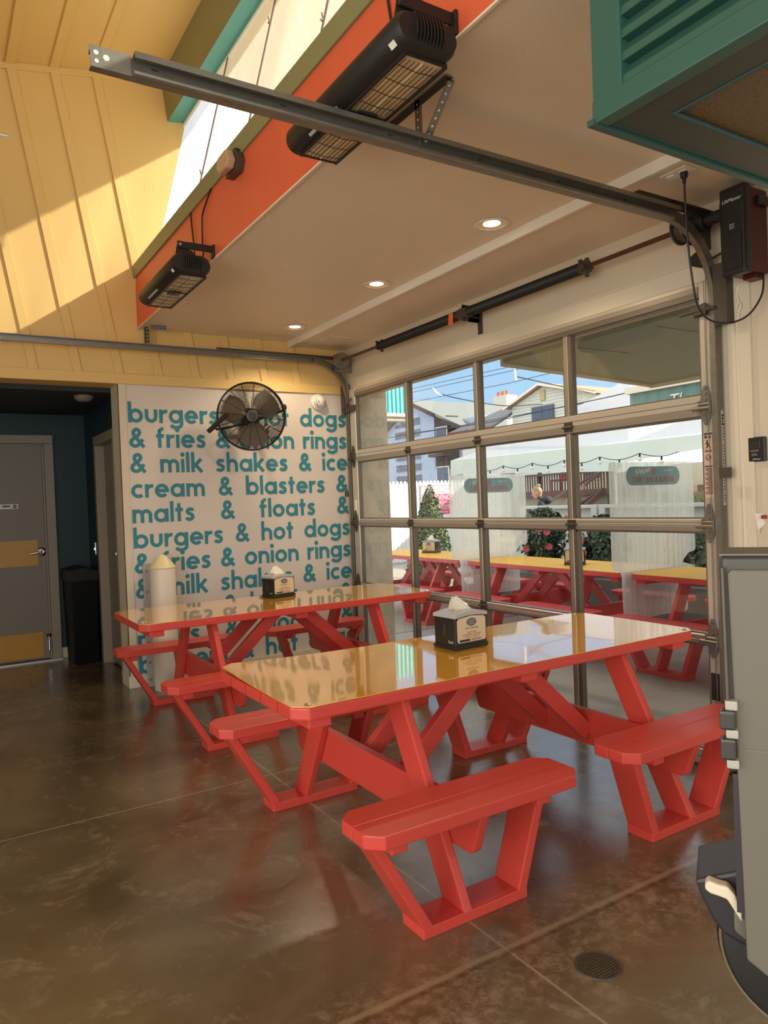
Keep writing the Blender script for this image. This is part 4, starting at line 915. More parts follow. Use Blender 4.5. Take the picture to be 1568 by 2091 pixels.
make('face_line', W(sc_, MB().tube([(3.137 + 0.040 * math.cos(a) - 0.008, 6.15 - 0.076 + 0.01 * abs(math.sin(a)), 2.397 + 0.036 * math.sin(a)) for a in [math.radians(q) for q in range(110, 251, 14)]], 0.0022, 6)), INK, sc_)

# ================================================================== PICNIC TABLES
def make_table(label, loc, rz, red, curl=False, group=None, top=None):
    t = thing('picnic_table', label, 'picnic table', loc, rz, group)
    HX, HY, ZT, TH = 1.095, 0.393, 0.749, 0.045
    def outline(hx, hy, c, z): return [(-hx + c, -hy, z), (hx - c, -hy, z), (hx, -hy + c, z), (hx, hy - c, z), (hx - c, hy, z), (-hx + c, hy, z), (-hx, hy - c, z), (-hx, -hy + c, z)]
    make('tabletop', MB().prism(outline(HX, HY, 0.05, ZT - TH), (0, 0, TH)), red, t, bevel=0.007)
    gr_ = MB()
    for k in range(1, 5):
        y = -HY + 2 * HY * k / 5
        for x in (-HX, HX): gr_.box((x - 0.0012, y - 0.0018, ZT - TH + 0.004), (x + 0.0012, y + 0.0018, ZT - 0.004))
    make('board_seam', gr_, mat('seam_red', (0.25, 0.02, 0.02), 0.6), t)
    lm = MB(); nx, ny = 40, 16; c = 0.048; hx, hy = HX - 0.002, HY - 0.002
    vs_ = []; 
    for lay in (0.0, 0.0028):
        for i in range(nx + 1):
            for j in range(ny + 1):
                x = -hx + 2 * hx * i / nx; y = -hy + 2 * hy * j / ny
                ex, ey = hx - abs(x), hy - abs(y)
                lim = c - ex
                if ex < c and ey < lim: y = math.copysign(hy - lim, y)
                z = ZT + 0.0004 + lay
                if curl:
                    d = ((x + hx) / 0.75) + ((hy - y) / 0.75); z += 0.022 * max(0, 1 - d) ** 2
                z += 0.00045 * math.sin(x * 7.1 + y * 3.0) * math.sin(y * 6.3 + 1.0)
                vs_.append((x, y, z))
    q = (nx + 1) * (ny + 1); fs = []
    for i in range(nx):
        for j in range(ny):
            a = i * (ny + 1) + j; fs.append((a + ny + 1, a, a + 1, a + ny + 2)); fs.append((q + a, q + a + ny + 1, q + a + ny + 2, q + a + 1))
    for i in range(nx):
        for j in (0, ny):
            a = i * (ny + 1) + j; f = (a, a + ny + 1, q + a + ny + 1, q + a); fs.append(f if j == 0 else tuple(reversed(f)))
    for j in range(ny):
        for i in (0, nx):
            a = i * (ny + 1) + j; f = (a, q + a, q + a + 1, a + 1); fs.append(f if i == 0 else tuple(reversed(f)))
    lm.add(vs_, fs)
    make('laminate_sheet', lm, top or YEL, t, smooth=0.9)
    sc2 = MB()
    for x in (-1, 1):
        for y in (-1, 1):
            if curl and x < 0 and y > 0: continue
            sc2.lathe([(0.0, 0.0035), (0.010, 0.003), (0.013, 0.0)], (x * (HX - 0.06), y * (HY - 0.035), ZT + 0.004), (0, 0, 1), 14)
    make('screw_cap', sc2, CHROME, t, smooth=0.8)
    for x in (-0.99, 0.0, 0.99): make('cleat', MB().box((x - 0.045, -0.36, ZT - TH - 0.04), (x + 0.045, 0.36, ZT - TH)), red, t, bevel=0.006)
    for x in (-1, 1):
        xa = 0.545 if x > 0 else -0.62
        bx0, bx1 = (x * 0.575 - 0.019, x * 0.575 + 0.019)
        zb, zt = 0.225, 0.392
        beam = MB().prism([(bx0, -0.748, zt), (bx0, -0.690, zb + 0.012), (bx0, -0.672, zb), (bx0, 0.672, zb), (bx0, 0.690, zb + 0.012), (bx0, 0.748, zt)], (bx1 - bx0, 0, 0))
        make('crossbeam', beam, red, t, bevel=0.005)
        for y in (-1, 1):
            # leg leaning in from the skid to the tabletop
            lx = x * 0.615
            make('leg', MB().plank((lx, y * 0.616, 0.036), (lx, y * 0.262, ZT - TH), (0.0185, 0, 0), (0, 0.066, 0)), red, t, bevel=0.006)
            make('brace', MB().plank((x * 0.553, y * 0.145, 0.285), (x * 0.10, y * 0.145, ZT - TH - 0.005), (0.028 * x, 0, 0.028), (0, 0.02, 0)), red, t, bevel=0.004)
            xs_, xe = x * 0.345, x * 0.802
            make('skid', MB().box((xs_, y * 0.552, 0), (xe, y * 0.680, 0.038)), red, t, bevel=0.004)
            # bench: two boards with a thin gap, clipped corners
            zb2 = 0.432; xo, xi = x * 1.04, x * 0.128; cc = 0.05
            for ya, yb_, oc in ((0.5365, 0.6540, 0), (0.6548, 0.7725, 1)):
                e = 1 if oc else 0
                pts = [(xi, y * ya, zb2 - 0.045), (xo, y * ya, zb2 - 0.045), (xo, y * yb_, zb2 - 0.045), (xi, y * yb_, zb2 - 0.045)]
                s1 = 1 if x > 0 else -1
                if oc: pts = [(xi, y * ya, zb2 - 0.045), (xo, y * ya, zb2 - 0.045), (xo, y * (yb_ - cc), zb2 - 0.045), (xo - s1 * cc, y * yb_, zb2 - 0.045), (xi + s1 * cc, y * yb_, zb2 - 0.045), (xi, y * (yb_ - cc), zb2 - 0.045)]
                else: pts = [(xi + s1 * cc, y * ya, zb2 - 0.045), (xo - s1 * cc, y * ya, zb2 - 0.045), (xo, y * (ya + cc), zb2 - 0.045), (xo, y * yb_, zb2 - 0.045), (xi, y * yb_, zb2 - 0.045), (xi, y * (ya + cc), zb2 - 0.045)]
                make('seat_board', MB().prism(pts, (0, 0, 0.045)), red, t, bevel=0.0045)
            zu = zb2 - 0.045
            make('seat_leg', MB().plank((x * 0.782, y * 0.616, 0.037), (x * 0.985, y * 0.616, zu - 0.001), (0.021, 0, 0), (0, 0.066, 0)), red, t, bevel=0.005)
            make('seat_leg', MB().plank((x * 0.368, y * 0.616, 0.037), (x * 0.252, y * 0.616, zu - 0.001), (0.020, 0, 0), (0, 0.066, 0)), red, t, bevel=0.005)
            for cx in (0.925, 0.315): make('seat_cleat', MB().box((x * (cx - 0.03), y * 0.56, zu - 0.034), (x * (cx + 0.03), y * 0.75, zu)), red, t, bevel=0.005)
    return t
make_table('large red picnic table with yellow top nearest the camera, laminate lifting at one corner', (2.122, 2.657, 0), 0, RED, True)
make_table('red picnic table with yellow top standing alongside the lettered wall and white bollard', (2.150, 4.925, 0), 0, RED)

# ================================================================== NAPKIN DISPENSERS
def make_dispenser(label, loc, rz, chrome_lid=True):
    d = thing('napkin_dispenser', label, 'napkin dispenser', loc, rz, 'napkin dispensers')
    w2, dp, h = 0.098, 0.075, 0.150
    make('body', MB().box((-w2, -dp, 0.008), (w2, dp, h)), BLACK, d, bevel=0.008)
    make('base', MB().box((-w2 - 0.005, -dp - 0.005, 0), (w2 + 0.005, dp + 0.005, 0.018)), BLACK, d, bevel=0.005)
    lid = MB()
    prof = [(-w2 - 0.004, h - 0.006), (-w2 - 0.004, h + 0.010)] + [(-w2 + 2 * w2 * i / 12, h + 0.010 + 0.012 * math.sin(math.pi * i / 12)) for i in range(1, 12)] + [(w2 + 0.004, h + 0.010), (w2 + 0.004, h - 0.006)] + [(w2 - 2 * w2 * i / 10, h - 0.008 + 0.010 * math.sin(math.pi * i / 10)) for i in range(1, 10)]
    lid.prism([(x, -dp - 0.004, z) for x, z in prof], (0, 2 * dp + 0.008, 0))
    make('lid', lid, GREYL if chrome_lid else BLACK, d, bevel=0.002, seg=1)
    for s in (-1, 1):
        y = s * (dp + 0.001)
        cardz = [(-w2 + 0.016, 0.030), (w2 - 0.016, 0.030), (w2 - 0.010, 0.040), (w2 - 0.010, 0.132), (w2 - 0.020, 0.142), (0, 0.150), (-w2 + 0.020, 0.142), (-w2 + 0.010, 0.132), (-w2 + 0.010, 0.040)]
        cd_ = make('label_card', MB().prism([(x, y, z) for x, z in cardz], (0, s * 0.0015, 0)), LABEL, d)
        M = frame((0, y + s * 0.0022, 0), (-s, 0, 0), (0, 0, 1))
        el = MB(); el.poly([M @ Vector((0.031 * math.cos(a), 0.121 + 0.0185 * math.sin(a), 0)) for a in [i * math.pi / 16 for i in range(32)]])
        make('oval_badge', el, BADGE, cd_)
        M3 = M @ Matrix.Translation((0, 0, 0.0004))
        sw = MB()
        for q in range(3): sw.merge(MB().poly([M3 @ Vector((x, 0.127 - 0.008 * q + dy, 0)) for x, dy in ((-0.02, 0), (0.02, 0.001), (0.02, 0.0035), (-0.02, 0.0025))]))
        make('badge_script', sw, GREYL, cd_)
        make('heading', text_mb('NOW SERVING', 0.0118, M @ Matrix.Translation((0, 0.093, 0))), INK, cd_)
        tx = MB()
        for s2, zz in (('*', 0.0815), ('DAIRY FREE', 0.074), ('ICECREAMS * SUNDAES', 0.0635), ('* SHAKES * GELATI\'S', 0.053)): tx.merge(text_mb(s2, 0.0108, M @ Matrix.Translation((0, zz, 0))))
        make('menu_print', tx, INKR, cd_)
        bb = MB().poly([M @ Vector(a) for a in ((-0.076, 0.034, 0), (-0.012, 0.034, 0), (-0.012, 0.044, 0), (-0.076, 0.044, 0))])
        for q in range(2): bb.poly([M @ Vector(a) for a in ((-0.005, 0.036 + 0.005 * q, 0), (0.058, 0.036 + 0.005 * q, 0), (0.058, 0.038 + 0.005 * q, 0), (-0.005, 0.038 + 0.005 * q, 0))])
        make('footer_bar', bb, INK, cd_)
    for s in (-1, 1):
        x = s * (w2 + 0.001)
        make('side_slot', MB().box((x - 0.002, -0.008, 0.062), (x + 0.001, 0.002, 0.112)).box((x - 0.002, -0.002, 0.058), (x + 0.0015, 0.007, 0.095)), DSTEEL, d)
        make('maker_script', text_mb('Tork', 0.018, frame((x + s * 0.0006, -s * -0.04, 0.034), (0, -1 if s < 0 else 1, 0), (0, 0, 1)), shear=0.3), INKW, d)
    nv = []; nf = []; n1, n2 = 9, 7
    for i in range(n1):
        for j in range(n2):
            u, v = i / (n1 - 1), j / (n2 - 1)
            x = -0.05 + 0.10 * u + 0.010 * math.sin(5 * v); y = -0.012 + 0.03 * math.sin(3.1 * u) * v
            z = h + 0.016 + v * (0.020 + 0.062 * max(0, math.sin(2.6 * u + 0.2)) ** 2 * (0.4 + 0.6 * u)) + 0.005 * math.sin(9 * u + 4 * v)
            nv.append((x, y, z))
    for i in range(n1 - 1):
        for j in range(n2 - 1): a = i * n2 + j; nf.append((a, a + 1, a + n2 + 1, a + n2))
    k = len(nv); nv += [(x + 0.006 * math.sin(z * 90), y + 0.014 + 0.01 * (z - h) / 0.06, z - 0.004) for x, y, z in nv]; nf += [tuple(k + q for q in reversed(f)) for f in nf]
    make('napkin', MB().add(nv, nf), PAPER, d, smooth=1.2)
    return d
disp = make_dispenser('black napkin dispenser with grey lid on the nearest yellow tabletop', (2.105, 2.742, 0.7535), math.radians(4))
dup(disp, (2.235, 5.16, 0.7535), math.radians(12), 'black napkin dispenser on the far table in front of the lettered wall', 'napkin dispensers')

# ================================================================== BOLLARD, POST, BIN, DRAIN
bo = thing('bollard', 'white plastic bollard with pale domed cap in front of the lettered wall', 'bollard', (1.578, 5.955, 0))
make('sleeve', MB().lathe([(0.0, 0.0), (0.098, 0.0), (0.100, 0.006), (0.100, 0.97), (0.099, 0.975)], n=40), BOLL, bo, smooth=0.8)
make('cap', MB().lathe([(0.099, 0.972), (0.105, 0.980), (0.100, 0.992), (0.06, 1.045), (0.032, 1.075), (0.012, 1.088), (0.0, 1.089)], n=40), BOLLC, bo, smooth=0.8)
po = thing('steel_post', 'short grey steel guard post bolted to the wall beside the bollard', 'post', (1.485, 6.12, 0))
make('plate', W(po, MB().box((1.458, 6.10, 0), (1.512, 6.112, 1.01))), mat('grey_painted_steel', (0.42, 0.38, 0.32), 0.5, var=0.1, scale=30), po, bevel=0.003)
make('shade_strip', W(po, MB().box((1.512, 6.10, 0), (1.524, 6.14, 0.985))), BLACK, po)  # black strip stands in for the shaded gap towards the bollard
pb = MB()
for z in (0.06, 0.2, 0.36, 0.58, 0.78, 0.95): pb.lathe([(0, 0.007), (0.008, 0.006), (0.010, 0)], (1.484, 6.10, z), (0, -1, 0), 10)
make('bolt', W(po, pb), STEEL, po)
bn = thing('trash_bin', 'slim black trash bin standing in the dark corridor between the two doors', 'trash bin', (1.235, 7.68, 0))
tp = MB()
def taper(x0, x1, y0, y1, z0, k, z1):
    cx, cy = (x0 + x1) / 2, (y0 + y1) / 2
    P = lambda f, z: [(cx + (x0 - cx) * f, cy + (y0 - cy) * f, z), (cx + (x1 - cx) * f, cy + (y0 - cy) * f, z), (cx + (x1 - cx) * f, cy + (y1 - cy) * f, z), (cx + (x0 - cx) * f, cy + (y1 - cy) * f, z)]
    return MB().add(P(k, z0) + P(1, z1), [(3, 2, 1, 0), (4, 5, 6, 7), (0, 1, 5, 4), (1, 2, 6, 5), (2, 3, 7, 6), (3, 0, 4, 7)])
make('body', W(bn, taper(1.10, 1.362, 7.45, 7.92, 0.0, 0.86, 0.80)), BINB, bn, bevel=0.012)
make('lid', W(bn, MB().prism([(1.092, 7.445, 0.79), (1.366, 7.445, 0.79), (1.366, 7.445, 0.885), (1.23, 7.445, 0.925), (1.092, 7.445, 0.895)], (0, 0.48, 0))), BINL, bn, bevel=0.012)
dr = thing('floor_drain', 'small round floor drain with a square-holed grate in the front floor', 'drain', (1.684, 1.566, 0))
make('rim', MB().lathe([(0.062, 0.0005), (0.062, 0.003), (0.070, 0.004), (0.073, 0.0005)], n=44), DSTEEL, dr, smooth=0.6)
make('dark_hole', MB().lathe([(0.0, 0.0008), (0.063, 0.0008)], n=44), INK, dr)
gt = MB()
for k in range(-6, 7):
    o_ = k * 0.0105; hl = math.sqrt(max(0, 0.0635 ** 2 - o_ ** 2))
    if hl < 0.01: continue
    gt.box((o_ - 0.002, -hl, 0.001), (o_ + 0.002, hl, 0.0032)); gt.box((-hl, o_ - 0.002, 0.001), (hl, o_ + 0.002, 0.0031))
gt.lathe([(0, 0.0045), (0.005, 0.0042), (0.007, 0.003)], (-0.035, -0.046, 0), (0, 0, 1), 10)
make('grate', gt, mat('drain_bronze', (0.13, 0.10, 0.065), 0.45, metal=0.6, var=0.15, scale=60), dr)

# ================================================================== TEAL BULKHEAD (upper right)
ks = thing('teal_bulkhead', 'dark teal clapboard bulkhead box hanging under the ceiling above the door opener', 'bulkhead', (2.4, 0.2, 2.40))
KX, KY, KZ = 1.500, 1.312, 2.400
make('core', W(ks, MB().box((KX + 0.035, -1.0, KZ + 0.022), (3.432, KY - 0.03, 3.42))), KTEAL, ks)
lv = MB(); z = KZ + 0.062; 
while z < 3.40:
    lv.prism([(KX + 0.036, KY - 0.09, z), (KX + 0.004, KY - 0.09, z), (KX + 0.008, KY - 0.09, z + 0.022), (KX + 0.032, KY - 0.09, z + 0.052), (KX + 0.036, KY - 0.09, z + 0.056)], (0, -2.2, 0)); z += 0.056
make('clapboard', W(ks, lv), KTEAL, ks, bevel=0.002, seg=1)
make('corner_board', W(ks, MB().box((KX, KY - 0.092, KZ + 0.01), (KX + 0.04, KY, 3.42)).box((KX + 0.041, KY - 0.028, KZ + 0.01), (3.432, KY, 3.42))), KTEAL, ks, bevel=0.003)
make('bottom_board', W(ks, MB().box((KX - 0.004, -1.0, KZ), (KX + 0.04, KY, KZ + 0.058))), KTEAL, ks, bevel=0.004)
make('drip_edge', W(ks, MB().box((KX - 0.012, KY - 0.010, KZ - 0.004), (3.43, KY + 0.012, KZ + 0.012)).box((KX + 0.04, KY - 0.05, KZ + 0.006), (3.43, KY - 0.01, KZ + 0.016))), mat('drip_teal', (0.035, 0.10, 0.09), 0.35), ks, bevel=0.002)
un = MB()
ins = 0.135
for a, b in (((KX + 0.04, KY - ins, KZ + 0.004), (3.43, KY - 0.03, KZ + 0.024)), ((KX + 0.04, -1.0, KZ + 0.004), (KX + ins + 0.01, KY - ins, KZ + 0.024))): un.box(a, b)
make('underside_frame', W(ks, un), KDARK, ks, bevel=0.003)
make('textured_panel', W(ks, MB().box((KX + ins, -1.0, KZ + 0.012), (3.43, KY - ins, KZ + 0.021))), AMBER, ks)
make('panel_bead', W(ks, MB().tube([(KX + ins + 0.01, -1.0, KZ + 0.006), (KX + ins + 0.01, KY - ins, KZ + 0.006), (3.43, KY - ins, KZ + 0.006)], 0.006, 8)), mat('bead_teal', (0.03, 0.09, 0.11), 0.4), ks)

# ================================================================== GREY SERVICE STATION AT THE RIGHT EDGE
ca = math.radians(57.0); cw = Vector((math.cos(ca), -math.sin(ca), 0)); cdp = Vector((math.sin(ca), math.cos(ca), 0))
cart = thing('service_station', 'grey plastic service station with white lever and black drum beside the red benches', 'service station', (1.052, 0.699, 0), -ca)
# local frame: x along the front face (towards the picture's right), y away from the camera
make('cabinet', MB().box((0.0, 0.0, 1.00), (0.52, 0.14, 1.343)), GREYR, cart, bevel=0.012, seg=3)
make('front_panel', MB().prism([(0.022, -0.006, 0.708), (0.30, -0.006, 0.510), (0.50, -0.006, 0.45), (0.50, -0.006, 1.322), (0.016, -0.006, 1.322), (0.011, -0.006, 1.315)], (0, 0.02, 0)), GREYC, cart, bevel=0.004)
make('panel_line', MB().box((0.088, -0.0075, 1.045), (0.090, -0.005, 1.30)).box((0.028, -0.0075, 1.040), (0.090, -0.005, 1.042)), mat('panel_line_grey', (0.185, 0.17, 0.13), 0.5), cart)
make('top_lid', MB().prism([(0.0, 0.0, 1.343), (0.52, 0.0, 1.343), (0.52, 0.14, 1.343), (0.01, 0.14, 1.343)], (0, 0, 0.003)), GREYC, cart)
make('side_wall', MB().box((0.026, 0.002, 0.74), (0.5, 0.14, 1.0)), GREYC, cart)
make('hinge_rod', MB().cyl((0.006, -0.012, 1.115), (0.004, -0.010, 1.325), 0.0035, 10), DSTEEL, cart, smooth=1.0)
for z0, z1 in ((1.104, 1.119), (1.060, 1.074), (1.013, 1.027)): make('hinge_knuckle', MB().box((0.002, -0.020, z0), (0.020, 0.0, z1)), mat('dull_white_plastic', (0.42, 0.40, 0.33), 0.4), cart, bevel=0.003)
for z0, z1 in ((1.074, 1.104), (1.027, 1.060)): make('hinge_block', MB().box((-0.006, -0.025, z0), (0.016, 0.0, z1)), mat('smoky_plastic', (0.04, 0.038, 0.032), 0.25), cart, bevel=0.004)
make('dark_edge', MB().box((0.010, -0.003, 0.78), (0.021, 0.05, 1.0)), mat('dark_edge_plum', (0.03, 0.022, 0.025), 0.4), cart)
# black tray on the left, with the pale lever, both partly behind the front panel
tray = MB().prism([(0.014, 0.03, 0.830), (-0.052, 0.03, 0.804), (-0.046, 0.03, 0.783), (-0.028, 0.03, 0.743), (-0.012, 0.03, 0.722), (0.014, 0.03, 0.710), (0.064, 0.03, 0.693), (0.064, 0.03, 0.843)], (0, 0.13, 0))
make('side_tray', tray, mat('tray_black', (0.022, 0.019, 0.02), 0.4), cart, bevel=0.006)
lvr = MB().prism([(-0.036, 0.006, 0.812), (-0.030, 0.006, 0.818), (-0.016, 0.006, 0.814), (-0.002, 0.006, 0.813), (0.008, 0.006, 0.802), (0.017, 0.006, 0.778), (0.017, 0.006, 0.758), (0.006, 0.006, 0.776), (-0.004, 0.006, 0.792), (-0.016, 0.006, 0.795), (-0.028, 0.006, 0.797), (-0.036, 0.006, 0.802)], (0, 0.022, 0))
make('lever', lvr, LEVER, cart, bevel=0.005, seg=3)
make('lower_bracket', MB().prism([(0.005, 0.02, 0.768), (0.005, 0.02, 0.738), (0.010, 0.02, 0.732), (0.05, 0.02, 0.704), (0.05, 0.02, 0.768)], (0, 0.12, 0)), GREYC, cart, bevel=0.004)
dc = (0.125, 0.0, 0.718)
make('drum', MB().lathe([(0.0, -0.02), (0.10, -0.02), (0.140, -0.012), (0.147, 0.0), (0.147, 0.10), (0.135, 0.16), (0.08, 0.20), (0.0, 0.2)], (dc[0], 0.05, dc[2]), (0, 1, 0), 56), BLACK, cart, smooth=0.7)
make('drum_rim', MB().tube([(dc[0] + 0.141 * math.cos(a), 0.036, dc[2] + 0.141 * math.sin(a)) for a in [i * math.pi / 28 for i in range(56)]], 0.0028, 8, closed=True), mat('rim_brown', (0.14, 0.105, 0.055), 0.3), cart, smooth=1.0)
make('pedestal', MB().box((0.08, 0.08, 0.0), (0.18, 0.20, 0.60)), BLACK, cart, bevel=0.01)

# ceiling fan whose blade tip reaches in at the left edge
cf = thing('ceiling_fan', 'ceiling fan with a rounded grey-brown blade tip showing at the left edge', 'ceiling fan', (-0.28, 3.30, 3.05))
make('motor', W(cf, MB().lathe([(0, -0.07), (0.07, -0.06), (0.11, -0.02), (0.11, 0.05), (0.05, 0.09), (0, 0.09)], (-0.28, 3.30, 3.05), (0, 0, 1), 32)), DSTEEL, cf, smooth=0.7)
make('down_rod', W(cf, MB().cyl((-0.28, 3.30, 3.1), (-0.28, 3.30, 4.70), 0.014, 14)), DSTEEL, cf, smooth=1.0)
for k in range(4):
    a = math.radians(2 + 90 * k); d_ = Vector((math.cos(a), math.sin(a), 0)); n_ = Vector((-d_.y, d_.x, 0)); c0 = Vector((-0.28, 3.30, 2.99))
    pts = []
    for u, v in [(0.10, -0.05), (0.45, -0.07), (0.56, -0.075), (0.61, -0.055), (0.632, -0.015), (0.63, 0.03), (0.60, 0.075), (0.45, 0.075), (0.10, 0.05)]:
        pts.append(c0 + d_ * u + n_ * v + Vector((0, 0, 0.5 * v)))
    make('blade', W(cf, MB().prism(pts, (0, 0, 0.008))), mat('fan_blade_grey', (0.20, 0.175, 0.14), 0.5, var=0.15, stretch=(2, 12, 2)), cf, bevel=0.002)

# ================================================================== OUTSIDE
for lab, y in (('red picnic table outside with yellow top, farthest along the patio by the white fence', 7.70),
               ('middle red picnic table outside, between the two clear divider panels', 5.42),
               ('red picnic table outside nearest the right door jamb, under the shaded roof', 3.16)):
    o = make_table(lab, (5.49, y, -0.012), math.pi / 2, RED_OUT, False, 'picnic tables on the patio', YEL_OUT) if y > 7 else dup(o, (5.49, y, -0.012), math.pi / 2, lab)
dup(disp, (5.60, 7.86, 0.7415), math.radians(-62), 'napkin dispenser outside on the farthest patio table, before the evergreen', 'napkin dispensers')
dup(disp, (5.46, 5.20, 0.7415), math.radians(-50), 'napkin dispenser outside on the middle patio table, before the rose bush', 'napkin dispensers')

POLYC = sheet_mat('ribbed_polycarbonate', see=0.50, col=(0.93, 0.95, 0.90), ribs=70.0, axis=0, streak=0.22)
SIGNT = mat('sign_teal', (0.21, 0.36, 0.385), 0.45, var=0.02)
SIGNR = mat('sign_red', (0.55, 0.09, 0.06), 0.5, var=0.02)
def panel(label, y):
    p = thing('divider_panel', label, 'divider panel', (5.52, y, 0), 0, 'clear divider panels')
    R_ = 0.03
    def rc(cx, cz, a0, a1, r=R_): return [(cx + r * math.cos(math.radians(a0 + (a1 - a0) * i / 5)), cz + r * math.sin(math.radians(a0 + (a1 - a0) * i / 5))) for i in range(6)]
    xa, xb = -0.57, 0.57
    pts = rc(xb - R_, 1.705 - R_, 0, 90) + rc(xa + R_, 1.705 - R_, 90, 180)
    pts += [(xa, 0.80), (xa + 0.015, 0.775), (xa + 0.06, 0.766), (xa + 0.10, 0.755), (xa + 0.12, 0.72), (xa + 0.13, 0.35)] + rc(xa + 0.16, 0.355, 180, 270, 0.03) + rc(xb - 0.17, 0.355, 270, 360, 0.03)
    pts += [(xb - 0.14, 0.60), (xb - 0.14, 0.70), (xb - 0.10, 0.705), (xb - 0.02, 0.715), (xb - 0.015, 0.735), (xb - 0.10, 0.755), (xb - 0.19, 0.775), (xb - 0.17, 0.81), (xb - 0.10, 0.86), (xb - 0.01, 0.875), (xb, 0.89)]
    make('sheet', MB().prism([(a, -0.005, b) for a, b in pts], (0, 0.010, 0)), POLYC, p)
    sx, sz, sw, sh = 0.0, 1.582, 0.365, 0.083
    sp = [(sx + sw - sh + sh * math.cos(math.radians(a)), sz + sh * math.sin(math.radians(a))) for a in range(-90, 91, 12)] + [(sx - sw + sh + sh * math.cos(math.radians(a)), sz + sh * math.sin(math.radians(a))) for a in range(90, 271, 12)]
    s_ = make('sign', MB().prism([(a, -0.009, b) for a, b in sp], (0, 0.003, 0)), SIGNT, p)
    M = frame((sx, -0.0105, sz), (1, 0, 0), (0, 0, 1))
    make('sign_lettering', text_mb('DAIRY BAR & BURGER', 0.072, M @ Matrix.Translation((0.0, -0.036, 0)), width=0.80), SIGNR, s_)
    make('sign_date', text_mb('SINCE 1957', 0.026, M @ Matrix.Translation((0.20, 0.045, 0))), INKW, s_)
    scr = MB()
    for k, (px, py) in enumerate(((-0.23, 0.01), (-0.19, 0.02), (-0.15, 0.015), (-0.11, 0.025), (-0.07, 0.03))):
        stroke([(px - 0.015, py), (px, py + 0.05), (px + 0.012, py + 0.01), (px + 0.03, py + 0.035)], 0.008, M, scr)
    make('sign_script', scr, INKW, s_)
    bur = MB()
    for k in range(8):
        a = k * math.pi / 4; stroke([(0.0 + 0.012 * math.cos(a), 0.035 + 0.012 * math.sin(a)), (0.03 * math.cos(a), 0.035 + 0.03 * math.sin(a))], 0.008, M, bur)
    make('sign_sunburst', bur, SIGNR, s_)
    return p
panel('clear ribbed divider panel with teal sign between the farthest and middle patio tables', 6.56)
panel('clear ribbed divider panel with teal sign nearest the right door jamb', 4.29)

# awning over the right part of the patio
aw = MB().prism([(3.80, 4.29, 2.475), (5.55, 4.29, 2.40), (5.55, 4.29, 2.55), (3.80, 4.29, 2.62)], (0, -5.2, 0))
awo = thing('patio_awning', 'flat green-grey awning roof outside above the right side of the garage door', 'awning', (3.8, 4.29, 2.475))
make('soffit', W(awo, aw), mat('soffit_green', (0.30, 0.36, 0.27), 0.55, var=0.03), awo)
make('fascia', W(awo, MB().prism([(3.80, 4.293, 2.455), (5.58, 4.293, 2.378), (5.58, 4.293, 2.50), (3.80, 4.293, 2.60)], (0, 0.03, 0)).box((5.55, -0.9, 2.372), (5.58, 4.32, 2.50))), CREAMT, awo)
make('seam', W(awo, MB().box((3.82, 3.55, 2.45), (5.5, 3.556, 2.452)).box((3.82, 2.9, 2.45), (5.5, 2.906, 2.452))), DSTEEL, awo)
# unseen building added to block sun at door and tables, and a corrugated sign board
nb = thing('sun_block_building', 'tall pale stucco building added out of view to block the sun', 'building', (12, -6, -0.012))
make('wall', W(nb, MB().box((9.0, -14, -0.012), (15, 2.25, 6.6))), CREAM, nb)
make('parapet', W(nb, MB().box((8.95, -14, 6.6), (15.05, 2.3, 6.8))), WSTRIP, nb)
for k in range(4):
    wf = make('window', W(nb, MB().box((8.95, -12 + k * 3.6, 1.0), (9.0, -10.4 + k * 3.6, 2.4))), WSTRIP, nb)
    make('pane', W(nb, MB().box((8.93, -11.9 + k * 3.6, 1.1), (8.96, -10.5 + k * 3.6, 2.3))), mat('window_dark', (0.06, 0.09, 0.16), 0.15, var=0.2), wf)
TCOR = mat('teal_corrugated', (0.12, 0.24, 0.22), 0.5, var=0.05)
ab = thing('sign_awning', 'dark teal corrugated sign board with white letters high outside at the right', 'sign', (9.0, 6.4, 2.65))
cg = MB(); n = 96; ya, yb_ = 7.36, 2.26
pts = [(9.0 + (0.012 if (i // 2) % 2 else 0.0), ya + (yb_ - ya) * i / n) for i in range(n + 1)]
for i in range(n):
    (xa, y1_), (xb, y2_) = pts[i], pts[i + 1]; cg.add([(xa, y1_, 2.55), (xb, y2_, 2.55), (xb, y2_, 2.905), (xa, y1_, 2.905)], [(0, 1, 2, 3)])
cg.box((9.02, yb_, 2.55), (9.10, ya, 2.905))
make('board', W(ab, cg), TCOR, ab)
make('cap', W(ab, MB().box((8.95, yb_, 2.905), (9.5, ya + 0.05, 3.0))), WSTRIP, ab)
make('lettering', W(ab, text_mb('The', 0.26, frame((8.985, 6.50, 2.70), (0, -1, 0), (0, 0, 1)), shear=0.35).merge(text_mb('Island', 0.26, frame((8.985, 5.80, 2.70), (0, -1, 0), (0, 0, 1)), shear=0.35))), INKW, ab)

